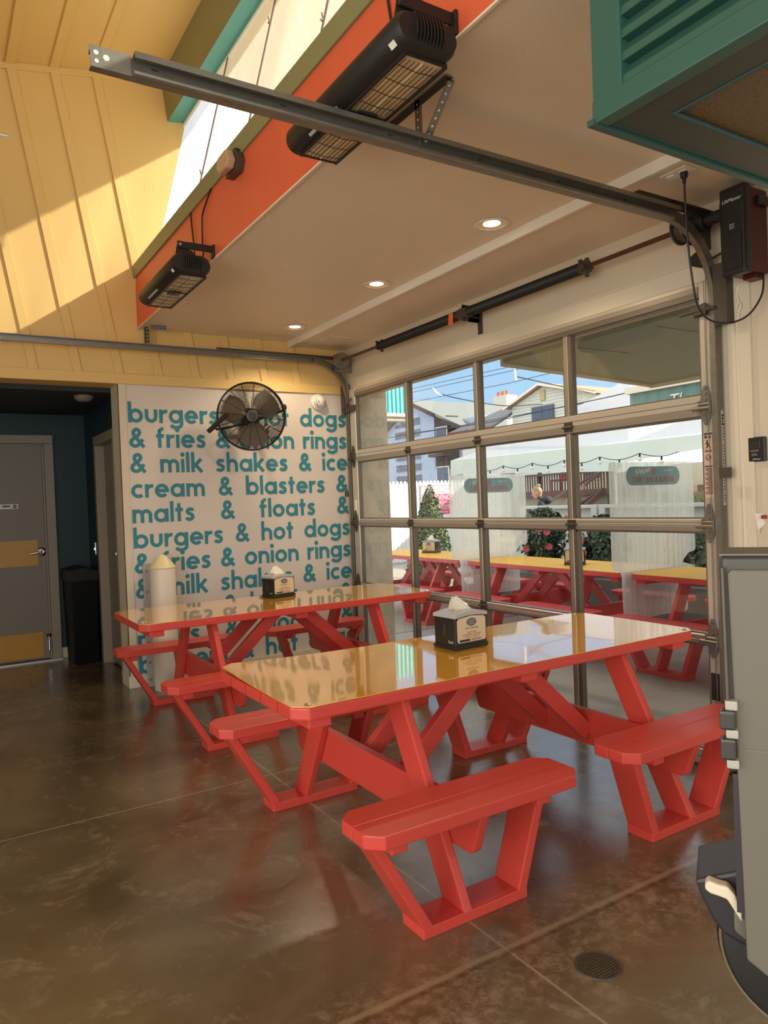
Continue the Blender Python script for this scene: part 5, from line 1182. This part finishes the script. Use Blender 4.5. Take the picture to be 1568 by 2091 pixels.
# white picket fence and tow banner
FW = mat('fence_white', (0.86, 0.86, 0.84), 0.5, var=0.02)
fe = thing('picket_fence', 'tall white picket fence behind the patio', 'fence', (10.5, 14.0, -0.012))
for k in range(40):
    x = 7.9 + k * 0.105
    make('picket', W(fe, MB().prism([(x, 14.0, 0.03), (x + 0.088, 14.0, 0.03), (x + 0.088, 14.0, 1.80), (x + 0.062, 14.0, 1.88), (x + 0.026, 14.0, 1.88), (x, 14.0, 1.80)], (0, 0.022, 0))), FW, fe)
make('rail', W(fe, MB().box((7.9, 14.022, 0.4), (12.09, 14.06, 0.5)).box((7.9, 14.022, 1.45), (12.09, 14.06, 1.55))), FW, fe)
bnr = thing('banner', 'white and pink towing banner hung on the white fence', 'banner', (10.2, 13.98, 0.8))
make('sheet', W(bnr, MB().box((9.72, 13.972, 0.80), (10.62, 13.980, 1.80))), mat('banner_white', (0.82, 0.76, 0.78), 0.6, var=0.02), bnr)
PINK = mat('banner_pink', (0.68, 0.045, 0.14), 0.6, var=0.02)
make('pink_field', W(bnr, MB().box((9.74, 13.968, 1.08), (10.62, 13.971, 1.56))), PINK, bnr)
Mf = lambda x, z: frame((x, 13.965, z), (1, 0, 0), (0, 0, 1))
make('white_print', W(bnr, text_mb('PROVIDENCE', 0.165, Mf(10.18, 1.475), width=0.92).merge(text_mb('TOWING & RECOVERY', 0.075, Mf(10.18, 1.355))).merge(text_mb('609-345-0098', 0.165, Mf(10.18, 1.245), width=0.92)).merge(text_mb('BY ORDER OF OWNER', 0.06, Mf(10.18, 1.13)))), INKW, bnr)
make('pink_print', W(bnr, text_mb('PARKING FOR PERMITTED VEHICLES ONLY', 0.062, Mf(10.17, 1.75), width=0.8).merge(text_mb('UNAUTHORIZED VEHICLES TOWED', 0.05, Mf(10.17, 1.68))).merge(text_mb('AT OWNER EXPENSE', 0.05, Mf(10.17, 1.61)))), PINK, bnr)

# planting
LEAF = mat('leaf_green', (0.045, 0.085, 0.03), 0.45, var=0.45, scale=9)
LEAFC = mat('conifer_green', (0.11, 0.16, 0.06), 0.6, var=0.4, scale=14)
PETAL = mat('pink_petal', (0.72, 0.13, 0.17), 0.5, var=0.15, scale=20)
BARK = mat('bark', (0.10, 0.07, 0.05), 0.8)
def leaves(mb, n, fn, size, rr):
    for i in range(n):
        c, nr = fn(rr); nr = (nr + Vector((rr.uniform(-.8, .8), rr.uniform(-.8, .8), rr.uniform(-.5, .9)))).normalized()
        u = nr.orthogonal().normalized(); a = rr.uniform(0, 6.28); v = nr.cross(u); u2 = math.cos(a) * u + math.sin(a) * v; v2 = nr.cross(u2); s = size * rr.uniform(0.6, 1.3)
        mb.add([c - u2 * s, c - v2 * s * 0.5, c + u2 * s, c + v2 * s * 0.5 + nr * s * 0.2], [(0, 1, 2), (0, 2, 3)])
def bush(name, label, c, rx, ry, h, n, seed, flowers, group=None):
    rr = random.Random(seed); b = thing(name, label, 'bush', c, 0, group)
    def f(r):
        a = r.uniform(0, 6.28); z = r.uniform(0.05, 1.0); rad = (0.75 + 0.25 * math.sin(5 * a + 3 * z)) * math.sqrt(max(0.05, 1 - (2 * z - 0.9) ** 2 * 0.75)) * r.uniform(0.55, 1.0)
        return Vector((rx * rad * math.cos(a), ry * rad * math.sin(a), h * z)), Vector((math.cos(a), math.sin(a), 0.4))
    m = MB(); leaves(m, n, f, 0.045, rr); make('foliage', m, LEAF, b)['kind'] = 'stuff'
    st = MB()
    for k in range(5):
        a = rr.uniform(0, 6.28); st.tube([(0, 0, 0), (0.3 * rx * math.cos(a), 0.3 * ry * math.sin(a), 0.4 * h), (0.6 * rx * math.cos(a), 0.6 * ry * math.sin(a), 0.85 * h)], [0.02, 0.014, 0.006], 6)
    make('stem', st, BARK, b)
    for k in range(flowers):
        a = rr.uniform(2.2, 5.6); z = rr.uniform(0.15, 0.85); p = Vector((rx * 0.85 * math.cos(a), ry * 0.85 * math.sin(a), h * z)); fm = MB()
        nr = Vector((-0.7, -0.6, 0.3)).normalized(); u = nr.orthogonal().normalized(); v = nr.cross(u)
        for ring, (r_, n_) in enumerate(((0.050, 7), (0.032, 6))):
            for q in range(n_):
                an = 2 * math.pi * q / n_ + ring * 0.4; d_ = u * math.cos(an) + v * math.sin(an); e_ = nr.cross(d_)
                fm.add([p, p + d_ * r_ * 0.6 - e_ * r_ * 0.4 + nr * 0.01, p + d_ * r_ + nr * (0.02 + 0.012 * ring), p + d_ * r_ * 0.6 + e_ * r_ * 0.4 + nr * 0.01], [(0, 1, 2, 3)])
        make('blossom', fm, PETAL, b)
    return b
bush('camellia_bush', 'dark green bush with pink blossoms behind the middle patio table', (7.05, 7.28, 0.415), 0.40, 0.40, 0.84, 1500, 3, 10, 'camellia bushes')
bush('camellia_bush', 'dark bush with few pink blossoms just left of the nearer divider panel', (7.05, 6.25, 0.415), 0.38, 0.36, 0.74, 1300, 5, 5, 'camellia bushes')
bush('camellia_bush', 'dark bush behind the nearer divider panel by the right door jamb', (7.05, 4.95, 0.415), 0.38, 0.42, 0.66, 1200, 8, 3, 'camellia bushes')
es = thing('evergreen_shrub', 'tall pointed evergreen shrub in front of the white fence and banner', 'shrub', (7.40, 10.38, -0.012))
m = MB()
def cone(r):
    t = 1 - math.sqrt(r.random()); a = r.uniform(0, 6.28); rad = 0.42 * (1 - t) ** 0.75 * r.uniform(0.7, 1.08) + 0.02
    return Vector((rad * math.cos(a), rad * math.sin(a), 0.12 + 1.58 * t)), Vector((math.cos(a), math.sin(a), 0.5))
leaves(m, 5200, cone, 0.042, random.Random(11)); make('foliage', m, LEAFC, es)['kind'] = 'stuff'
make('stem', MB().tube([(0, 0, 0), (0, 0, 1.4)], [0.04, 0.01], 8), BARK, es)
for c, lab in (((8.6, 6.35, 0.6), 'light green shrub top behind the planter screen'), ):
    b = thing('garden_shrub', lab, 'shrub', c); m = MB()
    leaves(m, 700, lambda r: ((lambda a, z, q: (Vector((0.35 * q * math.cos(a), 0.35 * q * math.sin(a), 0.85 * z)), Vector((math.cos(a), math.sin(a), .5))))(r.uniform(0, 6.28), r.random(), math.sqrt(r.random()) )), 0.04, random.Random(21))
    make('foliage', m, mat('light_leaf', (0.14, 0.22, 0.05), 0.5, var=0.35, scale=10), b)['kind'] = 'stuff'; make('stem', MB().cyl((0, 0, -0.612), (0, 0, 0.5), 0.02, 8), BARK, b)

# low framed planter wall, two bays
PW = mat('planter_grey_white', (0.62, 0.63, 0.60), 0.5, var=0.03)
for k, (ya, yb_, lab) in enumerate(((6.86, 8.35, 'grey-white framed planter screen bay to the left, below the person'), (4.3, 6.82, 'grey-white framed planter screen bay to the right'))):
    p = thing('planter_screen', lab, 'planter', (7.7, (ya + yb_) / 2, -0.012), 0, 'planter screens')
    make('back_panel', W(p, MB().box((7.72, ya, -0.012), (7.76, yb_, 1.24))), PW, p)
    make('cap_rail', W(p, MB().box((7.64, ya, 1.24), (7.80, yb_, 1.285))), PW, p, bevel=0.004)
    for y in (ya + 0.05, yb_ - 0.05): make('post', W(p, MB().box((7.64, y - 0.05, -0.012), (7.80, y + 0.05, 1.24))), PW, p, bevel=0.004)
    make('trough', W(p, MB().box((6.68, ya, -0.012), (7.62, yb_, 0.42))), mat('trough_dark', (0.12, 0.115, 0.10), 0.7), p)

# tent
TW = sheet_mat('tent_white', see=0.0, col=(0.78, 0.81, 0.87))
te = thing('event_tent', 'large white peaked event tent beyond the planter screens', 'tent', (15.0, 11.0, 0))
xs0, xs1, ye0, ye1 = 12.0, 18.5, 15.8, 4.5
pk1, pk2 = (15.2, 12.4, 4.35), (15.2, 7.6, 4.35)
rv = [(xs0, ye0, 2.46), (xs0, 9.9, 2.44), (xs0, ye1, 2.44), (xs1, ye1, 2.44), (xs1, 9.9, 2.44), (xs1, ye0, 2.46), pk1, pk2]
def sag(mb, a, b, c, n=8):
    a, b, c = Vector(a), Vector(b), Vector(c); g = {}
    for i in range(n + 1):
        for j in range(n + 1 - i):
            u, v = i / n, j / n; p = a * (1 - u - v) + b * u + c * v; p.z -= 0.55 * (1 - u - v) * (u + v) * 1.2
            g[(i, j)] = len(mb.v); mb.v.append(p)
    for i in range(n):
        for j in range(n - i):
            mb.f.append([g[(i, j)], g[(i + 1, j)], g[(i, j + 1)]]); mb.m.append(0)
            if i + j < n - 1: mb.f.append([g[(i + 1, j)], g[(i + 1, j + 1)], g[(i, j + 1)]]); mb.m.append(0)
tm = MB()
for pk, q in ((pk1, [rv[0], rv[1], rv[4], rv[5]]), (pk2, [rv[1], rv[2], rv[3], rv[4]])):
    for a, b in zip(q, q[1:] + q[:1]): sag(tm, pk, a, b)
make('canopy', W(te, tm), TW, te, smooth=0.6)
va = MB()
for y_a, y_b in ((ye0, 9.9), (9.9, ye1)):
    n = 14
    for i in range(n):
        u0, u1 = i / n, (i + 1) / n; yy0, yy1 = y_a + (y_b - y_a) * u0, y_a + (y_b - y_a) * u1
        z0, z1 = 2.04 + 0.16 * math.sin(math.pi * u0) , 2.04 + 0.16 * math.sin(math.pi * u1)
        va.add([(xs0 - 0.02, yy0, z0), (xs0 - 0.02, yy1, z1), (xs0, yy1, 2.46), (xs0, yy0, 2.46)], [(0, 1, 2, 3)])
        va.add([(xs1, yy0, z0), (xs1, yy1, z1), (xs1, yy1, 2.46), (xs1, yy0, 2.46)], [(0, 1, 2, 3)])
va.add([(xs0, ye0, 2.1), (xs1, ye0, 2.1), (xs1, ye0, 2.46), (xs0, ye0, 2.46)], [(0, 1, 2, 3)])
make('valance', W(te, va), sheet_mat('tent_valance', see=0.0, col=(0.72, 0.80, 0.75)), te)
for x in (xs1 - 0.1,):
    for y in (ye0 - 0.1, 9.9, ye1 + 0.1): make('pole', W(te, MB().cyl((x, y, -0.012), (x, y, 2.44), 0.03, 10)), WSTRIP, te, smooth=1.0)
slt = thing('string_lights', 'string of round white bulbs hanging under the tent edge', 'string lights', (11.6, 11.5, 2.1))
sp = []; blb = []
for i in range(6):
    ya, yb_ = 14.2 - i * 0.98, 14.2 - (i + 1) * 0.98
    for k in range(8):
        t = k / 8; sp.append((11.6, ya + (yb_ - ya) * t, 2.17 - 0.09 * math.sin(math.pi * t)))
    blb.append((11.6, ya - 0.49, 2.08)); blb.append((11.6, ya, 2.17))
make('cable', W(slt, MB().tube(sp, 0.008, 5)), BLACK, slt)
for p in blb:
    make('socket', W(slt, MB().cyl(p, (p[0], p[1], p[2] - 0.07), 0.018, 8)), BLACK, slt)
    make('bulb', W(slt, MB().lathe([(0, -0.075), (0.035, -0.055), (0.045, -0.025), (0.03, 0.0), (0.015, 0.01)], (p[0], p[1], p[2] - 0.085), (0, 0, 1), 12)), WHITEP, slt, smooth=1.0)

# person behind the planter wall
pe = thing('person', 'person with tied-back blond hair and dark hooded top, looking down behind the planter screen', 'person', (9.5, 9.78, -0.012))
def skin_body():
    V = [(0, 0, 0.92), (0, 0, 1.10), (0.0, 0, 1.26), (0.02, 0.02, 1.36), (0.04, 0.05, 1.42), (-0.09, 0, 0.86), (-0.10, 0.01, 0.48), (-0.10, 0, 0.07), (0.09, 0, 0.86), (0.10, 0.01, 0.48), (0.10, 0, 0.07),
         (-0.16, 0.0, 1.28), (-0.24, 0.05, 1.06), (-0.20, 0.24, 0.96), (0.16, 0.0, 1.28), (0.24, 0.05, 1.06), (0.18, 0.24, 0.96), (-0.10, 0.12, 0.03), (0.10, 0.12, 0.03), (-0.185, 0.32, 0.95), (0.165, 0.32, 0.95)]
    E_ = [(0, 1), (1, 2), (2, 3), (3, 4), (0, 5), (5, 6), (6, 7), (0, 8), (8, 9), (9, 10), (2, 11), (11, 12), (12, 13), (2, 14), (14, 15), (15, 16), (7, 17), (10, 18), (13, 19), (16, 20)]
    Rr = [(0.15, 0.11), (0.15, 0.11), (0.17, 0.11), (0.065, 0.06), (0.055, 0.055), (0.095, 0.095), (0.065, 0.065), (0.045, 0.045), (0.095, 0.095), (0.065, 0.065), (0.045, 0.045), (0.065, 0.065), (0.052, 0.052), (0.038, 0.038),
          (0.065, 0.065), (0.052, 0.052), (0.038, 0.038), (0.035, 0.03), (0.035, 0.03), (0.03, 0.02), (0.03, 0.02)]
    me = bpy.data.meshes.new('body'); me.from_pydata(V, E_, []); me.update()
    o = bpy.data.objects.new('body', me); C.objects.link(o)
    md = o.modifiers.new('s', 'SKIN'); 
    for i, r in enumerate(Rr): me.skin_vertices[0].data[i].radius = r
    me.skin_vertices[0].data[0].use_root = True
    o.modifiers.new('d', 'SUBSURF').levels = 2; o.modifiers['d'].render_levels = 2
    bpy.context.view_layer.update()
    m2 = bpy.data.meshes.new_from_object(o.evaluated_get(bpy.context.evaluated_depsgraph_get()))
    mb = MB().add([v.co.copy() for v in m2.vertices], [tuple(p.vertices) for p in m2.polygons])
    bpy.data.objects.remove(o); return mb
HOOD = mat('charcoal_hoodie', (0.035, 0.035, 0.04), 0.8, var=0.1); SKIN = mat('skin', (0.62, 0.36, 0.27), 0.5, var=0.03); HAIR = mat('blond_hair', (0.42, 0.29, 0.15), 0.5, var=0.25, scale=40, stretch=(1, 1, 8))
pr_ = math.radians(38)
Rz = Matrix.Rotation(pr_, 4, 'Z')
bd = skin_body()
make('body', bd.xform(Rz), HOOD, pe, smooth=1.2)
def ell(c, r, n=20, m_=14, M=None):
    mb = MB(); vs_ = []; 
    for i in range(m_ + 1):
        th = math.pi * i / m_
        for j in range(n): ph = 2 * math.pi * j / n; vs_.append(Vector((c[0] + r[0] * math.sin(th) * math.cos(ph), c[1] + r[1] * math.sin(th) * math.sin(ph), c[2] + r[2] * math.cos(th))))
    fs = [(i * n + j, (i + 1) * n + j, (i + 1) * n + (j + 1) % n, i * n + (j + 1) % n) for i in range(m_) for j in range(n)]
    return mb.add(vs_, fs)
Hm = Rz @ Matrix.Translation((0.05, 0.11, 1.50)) @ Matrix.Rotation(math.radians(-22), 4, 'X')
hd = ell((0, 0, 0), (0.072, 0.088, 0.108)).merge(ell((0, 0.035, -0.055), (0.052, 0.055, 0.06)))
hd.add([(-0.013, 0.082, -0.02), (0.013, 0.082, -0.02), (0, 0.112, -0.022), (0, 0.086, 0.022)], [(0, 1, 2), (0, 2, 3), (1, 3, 2)])
for s in (-1, 1): hd.merge(ell((s * 0.073, -0.005, -0.005), (0.012, 0.022, 0.032), 10, 8))
make('head', hd.xform(Hm), SKIN, pe, smooth=1.2)
make('mouth', ell((0, 0.083, -0.062), (0.022, 0.006, 0.006), 10, 6).xform(Hm), mat('lips', (0.42, 0.14, 0.12), 0.5), pe, smooth=1.2)
ey = MB()
for s in (-1, 1): ey.merge(ell((s * 0.030, 0.079, 0.008), (0.010, 0.006, 0.006), 10, 6))
make('eyes', ey.xform(Hm), INK, pe, smooth=1.2)
hr = ell((0, -0.018, 0.022), (0.080, 0.088, 0.104)).merge(ell((0, -0.075, 0.105), (0.040, 0.040, 0.038)))
make('hair', hr.xform(Hm), HAIR, pe, smooth=1.2)
make('hood', ell((0, -0.085, 1.36), (0.14, 0.09, 0.075)).xform(Rz), HOOD, pe, smooth=1.2)
for s in (-1, 1):
    for k in range(5):
        pass
hnd = MB()
for s in (-1, 1):
    bx, by, bz = s * 0.175, 0.335, 0.95
    hnd.merge(ell((bx, by, bz), (0.038, 0.045, 0.016), 12, 8))
    for k in range(4): hnd.tube([(bx - 0.027 + 0.018 * k, by + 0.035, bz), (bx - 0.027 + 0.018 * k, by + 0.075 + 0.008 * (k in (1, 2)), bz - 0.006), (bx - 0.027 + 0.018 * k, by + 0.098 + 0.010 * (k in (1, 2)), bz - 0.024)], [0.0085, 0.008, 0.006], 8)
    hnd.tube([(bx - s * 0.034, by - 0.01, bz), (bx - s * 0.055, by + 0.02, bz - 0.005), (bx - s * 0.056, by + 0.05, bz - 0.012)], [0.010, 0.009, 0.007], 8)
make('hands', hnd.xform(Rz), SKIN, pe, smooth=1.2)

# houses across the street
SH = mat('grey_shingle', (0.27, 0.28, 0.26), 0.8, var=0.2, scale=18); SH2 = mat('slate_shingle', (0.20, 0.20, 0.215), 0.8, var=0.2, scale=18); TAN = mat('tan_shingle', (0.52, 0.36, 0.25), 0.8, var=0.2, scale=14)
BLUEW = mat('pale_blue_stucco', (0.42, 0.50, 0.66), 0.8, var=0.05, scale=1.0); BRN = mat('dark_brown_wood', (0.07, 0.045, 0.045), 0.7, var=0.1); SID = mat('white_siding', (0.64, 0.66, 0.60), 0.6, var=0.02)
WINM = mat('window_dark', (0.06, 0.09, 0.16), 0.15, var=0.2); BEIGE = mat('beige_siding', (0.72, 0.56, 0.40), 0.7)
h1 = thing('house', 'pale blue-grey house with block pattern gable and grey shingle roof', 'house', (37, 47, 0))
make('wall', W(h1, MB().prism([(33, 52.8, 0), (33, 45.2, 0), (33, 45.2, 7.67), (33, 48.3, 8.95), (33, 52.8, 6.85)], (10, 0, 0))), BLUEW, h1)
make('wing_wall', W(h1, MB().box((33.9, 40.5, 0), (43, 45.2, 7.3))), BLUEW, h1)
make('roof', W(h1, MB().prism([(32.4, 53.5, 6.48), (32.4, 48.3, 9.20), (32.4, 41.4, 6.45), (32.4, 41.4, 6.65), (32.4, 48.3, 9.42), (32.4, 53.5, 6.70)], (13, 0, 0))), SH, h1)
make('fascia', W(h1, MB().prism([(32.3, 53.6, 6.36), (32.3, 48.3, 9.12), (32.3, 44.4, 7.53), (32.3, 44.4, 7.83), (32.3, 48.3, 9.42), (32.3, 53.6, 6.66)], (0.1, 0, 0)).prism([(32.3, 43.5, 7.02), (32.3, 41.2, 6.30), (32.3, 41.2, 6.57), (32.3, 43.5, 7.32)], (0.1, 0, 0))), BRN, h1)
make('balcony_recess', W(h1, MB().box((32.9, 43.5, 3.7), (33.9, 45.19, 7.6))), BRN, h1)
make('balcony', W(h1, MB().box((32.3, 43.3, 4.60), (33.0, 45.3, 4.83)).box((32.3, 43.3, 4.9), (32.4, 45.3, 5.8)).box((32.3, 43.3, 5.8), (32.45, 45.3, 5.9))), BRN, h1)
wf = make('window', W(h1, MB().box((32.85, 43.5, 2.43), (32.92, 45.05, 3.87))), WSTRIP, h1)
make('pane', W(h1, MB().box((32.82, 43.6, 2.5), (32.86, 44.25, 3.79)).box((32.82, 44.31, 2.5), (32.86, 44.96, 3.79))), WINM, wf)
wf = make('window', W(h1, MB().box((32.85, 43.55, 5.95), (32.92, 44.98, 6.85))), WSTRIP, h1)
make('pane', W(h1, MB().box((32.82, 43.65, 6.02), (32.86, 44.9, 6.78))), WINM, wf)
blk = MB()
for i in range(9):
    for j in range(17):
        y = 50.6 - i * 0.405; z = 7.75 - j * 0.30
        if j % 3 == 2 or z > 8.6 - abs(y - 48.3) * 0.47: continue
        blk.box((32.9, y - 0.135, z - 0.13), (33.0, y - 0.09, z + 0.13)); blk.box((32.9, y + 0.09, z - 0.13), (33.0, y + 0.135, z + 0.13)); blk.box((32.9, y - 0.135, z + 0.09), (33.0, y + 0.135, z + 0.13))
make('block_pattern', W(h1, blk), mat('block_grey', (0.34, 0.37, 0.42), 0.8), h1)
h3 = thing('house', 'beige house edge beyond the fence behind the blue-grey house', 'house', (52, 80, 0))
make('wall', W(h3, MB().box((48, 74, 0), (56, 84, 9.2))), BEIGE, h3)
make('roof', W(h3, MB().prism([(47.4, 73.4, 9.1), (47.4, 84.6, 9.1), (52, 84.6, 12), (52, 73.4, 12)], (0, 0, 0.25))), SH, h3)
wf = make('window', W(h3, MB().box((47.9, 77.1, 3.8), (48.0, 78.2, 5.1))), WSTRIP, h3); make('pane', W(h3, MB().box((47.85, 77.2, 3.9), (47.92, 78.1, 5.0))), WINM, wf)
h4 = thing('house', 'low house with slate roof and dark red fascia between the two gables', 'house', (27.5, 30, 0))
make('wall', W(h4, MB().box((25.4, 29.2, 0), (30, 32.3, 5.0))), SID, h4)
make('roof', W(h4, MB().prism([(25.0, 33.0, 5.02), (25.0, 29.15, 5.02), (27.5, 29.15, 6.35), (27.5, 30.4, 6.35)], (0, 0, 0.12))), SH2, h4)
make('fascia', W(h4, MB().box((24.96, 29.15, 4.86), (25.05, 33.0, 5.10))), mat('red_brown_fascia', (0.20, 0.06, 0.055), 0.7), h4)
ch = make('chimney', W(h4, MB().box((30, 33.7, 0), (30.9, 34.95, 7.62))), mat('whitewashed_brick', (0.66, 0.63, 0.58), 0.8, var=0.15, scale=12), h4)
for k in range(3): make('chimney_pot', W(h4, MB().cyl((30.3, 33.95 + k * 0.38, 7.6), (30.3, 33.95 + k * 0.38, 7.9), 0.13, 12)), mat('terracotta', (0.55, 0.22, 0.15), 0.7), ch, smooth=1.0)
h2 = thing('house', 'white sided house with tan roof, gable vent and dark double window', 'house', (28, 25, 0))
make('wall', W(h2, MB().prism([(26, 28.78, 0), (26, 23.2, 0), (26, 23.2, 5.95), (26, 26.53, 6.80), (26, 28.78, 6.05)], (7, 0, 0))), SID, h2)
sl_ = MB()
for k in range(32): sl_.box((25.985, 24.0, 2.0 + k * 0.15), (26.0, 28.75 if k < 27 else 27.6, 2.0 + k * 0.15 + 0.02))
make('siding_line', W(h2, sl_), mat('siding_shadow_line', (0.45, 0.46, 0.43), 0.7), h2)
make('roof', W(h2, MB().prism([(25.7, 29.1, 5.98), (25.7, 26.53, 6.86), (25.7, 22.9, 5.94), (25.7, 22.9, 6.06), (25.7, 26.53, 6.98), (25.7, 29.1, 6.10)], (8, 0, 0))), TAN, h2)
make('rake_board', W(h2, MB().prism([(25.66, 29.15, 5.92), (25.66, 26.53, 6.84), (25.66, 22.9, 5.90), (25.66, 22.9, 6.00), (25.66, 26.53, 6.96), (25.66, 29.15, 6.04)], (0.05, 0, 0))), WSTRIP, h2)
wf = make('window', W(h2, MB().box((25.94, 25.75, 5.17), (25.99, 27.3, 5.85))), mat('window_frame_dark', (0.16, 0.16, 0.17), 0.5), h2)
make('pane', W(h2, MB().box((25.92, 25.80, 5.2), (25.95, 26.50, 5.82)).box((25.92, 26.55, 5.2), (25.95, 27.25, 5.82))), WINM, wf)
make('gable_vent', W(h2, MB().box((25.93, 26.34, 6.1), (25.99, 26.66, 6.6))), mat('vent_yellow', (0.50, 0.42, 0.20), 0.6), h2)
h5 = thing('house', 'beige sided house behind the wooden deck', 'house', (26, 18, 0))
make('wall', W(h5, MB().box((23.5, 14.5, 0), (29, 22.3, 4.6))), mat('cream_siding', (0.60, 0.54, 0.38), 0.7), h5)
make('roof', W(h5, MB().prism([(23.2, 14.2, 4.55), (23.2, 22.5, 4.55), (26, 22.5, 5.5), (26, 14.2, 5.5)], (0, 0, 0.12))), TAN, h5)
for y in (19.0, 21.2):
    wf = make('window', W(h5, MB().box((23.44, y - 0.5, 2.0), (23.49, y + 0.5, 3.0))), WSTRIP, h5); make('pane', W(h5, MB().box((23.42, y - 0.44, 2.05), (23.45, y + 0.44, 2.95))), WINM, wf)
# deck with railing and stairs
DK = mat('deck_brown', (0.14, 0.075, 0.06), 0.7, var=0.15, scale=6)
dk = thing('wooden_deck', 'raised brown wooden deck with railing and stairs behind the planter screens', 'deck', (21.2, 19.5, 0))
make('platform', W(dk, MB().box((20, 15.5, 1.35), (23.3, 22.5, 1.58))), DK, dk)
for y in (15.7, 17.4, 19.1, 20.8, 22.3): make('post', W(dk, MB().box((20.02, y - 0.06, -0.012), (20.14, y + 0.06, 2.3))), DK, dk)
make('top_rail', W(dk, MB().box((19.98, 15.5, 2.16), (20.10, 22.5, 2.24))), DK, dk)
for k in range(52):
    y = 15.6 + k * 0.132
    make('baluster', W(dk, MB().box((20.02, y, 1.58), (20.06, y + 0.045, 2.17))), DK, dk)
for x, lab in ((19.7, 0), (18.9, 1)): make('stair_stringer', W(dk, MB().plank((20.0 - lab * 0.0, 17.6 + lab * 0.0, 1.5), (17.6, 18.6 - 0.9 * lab, 0.1), (0, 0.03, 0), (0, 0, 0.11))), DK, dk)
for x in (0, 1): make('stair_rail', W(dk, MB().plank((20.0, 17.6 - 0.05, 2.25), (17.7, 18.55 - 0.9 * x, 0.95), (0, 0.03, 0), (0, 0, 0.045))), DK, dk)
for k in range(7): make('stair_tread', W(dk, MB().box((17.75 + k * 0.33, 17.6, 0.12 + k * 0.21), (18.05 + k * 0.33, 18.5, 0.16 + k * 0.21))), DK, dk)
make('skirt', W(dk, MB().box((20.15, 15.5, -0.012), (20.2, 22.5, 1.36))), mat('skirt_grey', (0.30, 0.28, 0.22), 0.8), dk)
RC = mat('red_chair', (0.45, 0.03, 0.05), 0.5)
def rchair(label, loc):
    c = thing('deck_chair', label, 'chair', loc, 0, 'red deck chairs')
    make('seat', MB().box((-0.28, -0.28, 0.36), (0.28, 0.28, 0.42)), RC, c); make('backrest', MB().prism([(0.22, -0.28, 0.38), (0.36, -0.28, 0.98), (0.40, -0.28, 0.98), (0.27, -0.28, 0.38)], (0, 0.56, 0)), RC, c)
    for x in (-0.25, 0.25):
        for y in (-0.25, 0.25): make('leg', MB().box((x - 0.025, y - 0.025, 0), (x + 0.025, y + 0.025, 0.37)), RC, c)
    return c
rc = rchair('red chair on the deck, left of the stairs', (20.7, 20.3, 1.58)); dup(rc, (20.7, 16.7, 1.58), 0.2, 'red chair on the deck, right of the stairs')

# neighbour's ribbed teal parapet at the far left of the glass
tp_ = thing('ribbed_parapet', 'bright teal ribbed metal parapet seen through the top left pane', 'parapet', (12, 18, 3.55))
cg = MB()
for k in range(14):
    x = 8.6 + k * 0.118
    cg.box((x, 15.02, 3.57), (x + 0.118, 15.10, 4.45)); cg.box((x, 14.94, 3.57), (x + 0.072, 15.03, 4.45))
make('ribbed_sheet', W(tp_, cg), mat('bright_teal_metal', (0.10, 0.62, 0.60), 0.4, var=0.02), tp_)
make('base_band', W(tp_, MB().box((8.6, 14.93, 3.49), (10.25, 15.3, 3.57)).box((8.6, 15.0, 3.40), (10.25, 15.3, 3.49))), CREAM, tp_)
make('wall', W(tp_, MB().box((8.6, 15.12, 3.5), (10.25, 17, 4.44))), CREAM, tp_)
make('building', W(tp_, MB().box((5.0, 15.0, -0.012), (8.58, 18, 4.44))), CREAM, tp_)
# utility wires and service masts
wr = thing('overhead_wires', 'overhead utility wires crossing the blue sky beyond the houses', 'wires', (18, 25, 6))
wm = MB()
for dz, dy in ((0.0, 0), (0.16, 0.1), (-0.42, 0)):
    wm.tube([(18, 34, 6.35 + dz + dy), (18, 27, 6.12 + dz), (18, 20.0, 5.95 + dz), (18, 12, 6.0 + dz)], 0.012, 5)
make('wire', W(wr, wm), DSTEEL, wr)
make('service_drop', W(wr, MB().tube(catmull([(18, 24.5, 5.85), (18.6, 23.9, 5.55), (20.5, 23.2, 5.22), (22.3, 22.8, 5.30)]), 0.02, 6).tube(catmull([(18, 19.7, 5.72), (20, 20.0, 5.6), (25.6, 22.6, 5.80)]), 0.02, 6)), BLACK, wr)
make('splice', W(wr, MB().tube([(18, 24.75, 6.10), (18, 24.5, 5.85), (18.1, 24.2, 5.66)], [0.02, 0.05, 0.03], 8).cyl((18, 19.72, 6.03), (18, 19.66, 5.55), 0.035, 8)), WHITEP, wr)
make('street_cable', W(wr, MB().tube([(14, 21.5, 3.72), (14, 16.5, 3.62), (14, 12, 3.74), (14, 6, 4.0)], 0.014, 5).tube([(16, 30, 4.05), (16, 22, 3.98), (16, 14, 4.02)], 0.012, 5)), BLACK, wr)
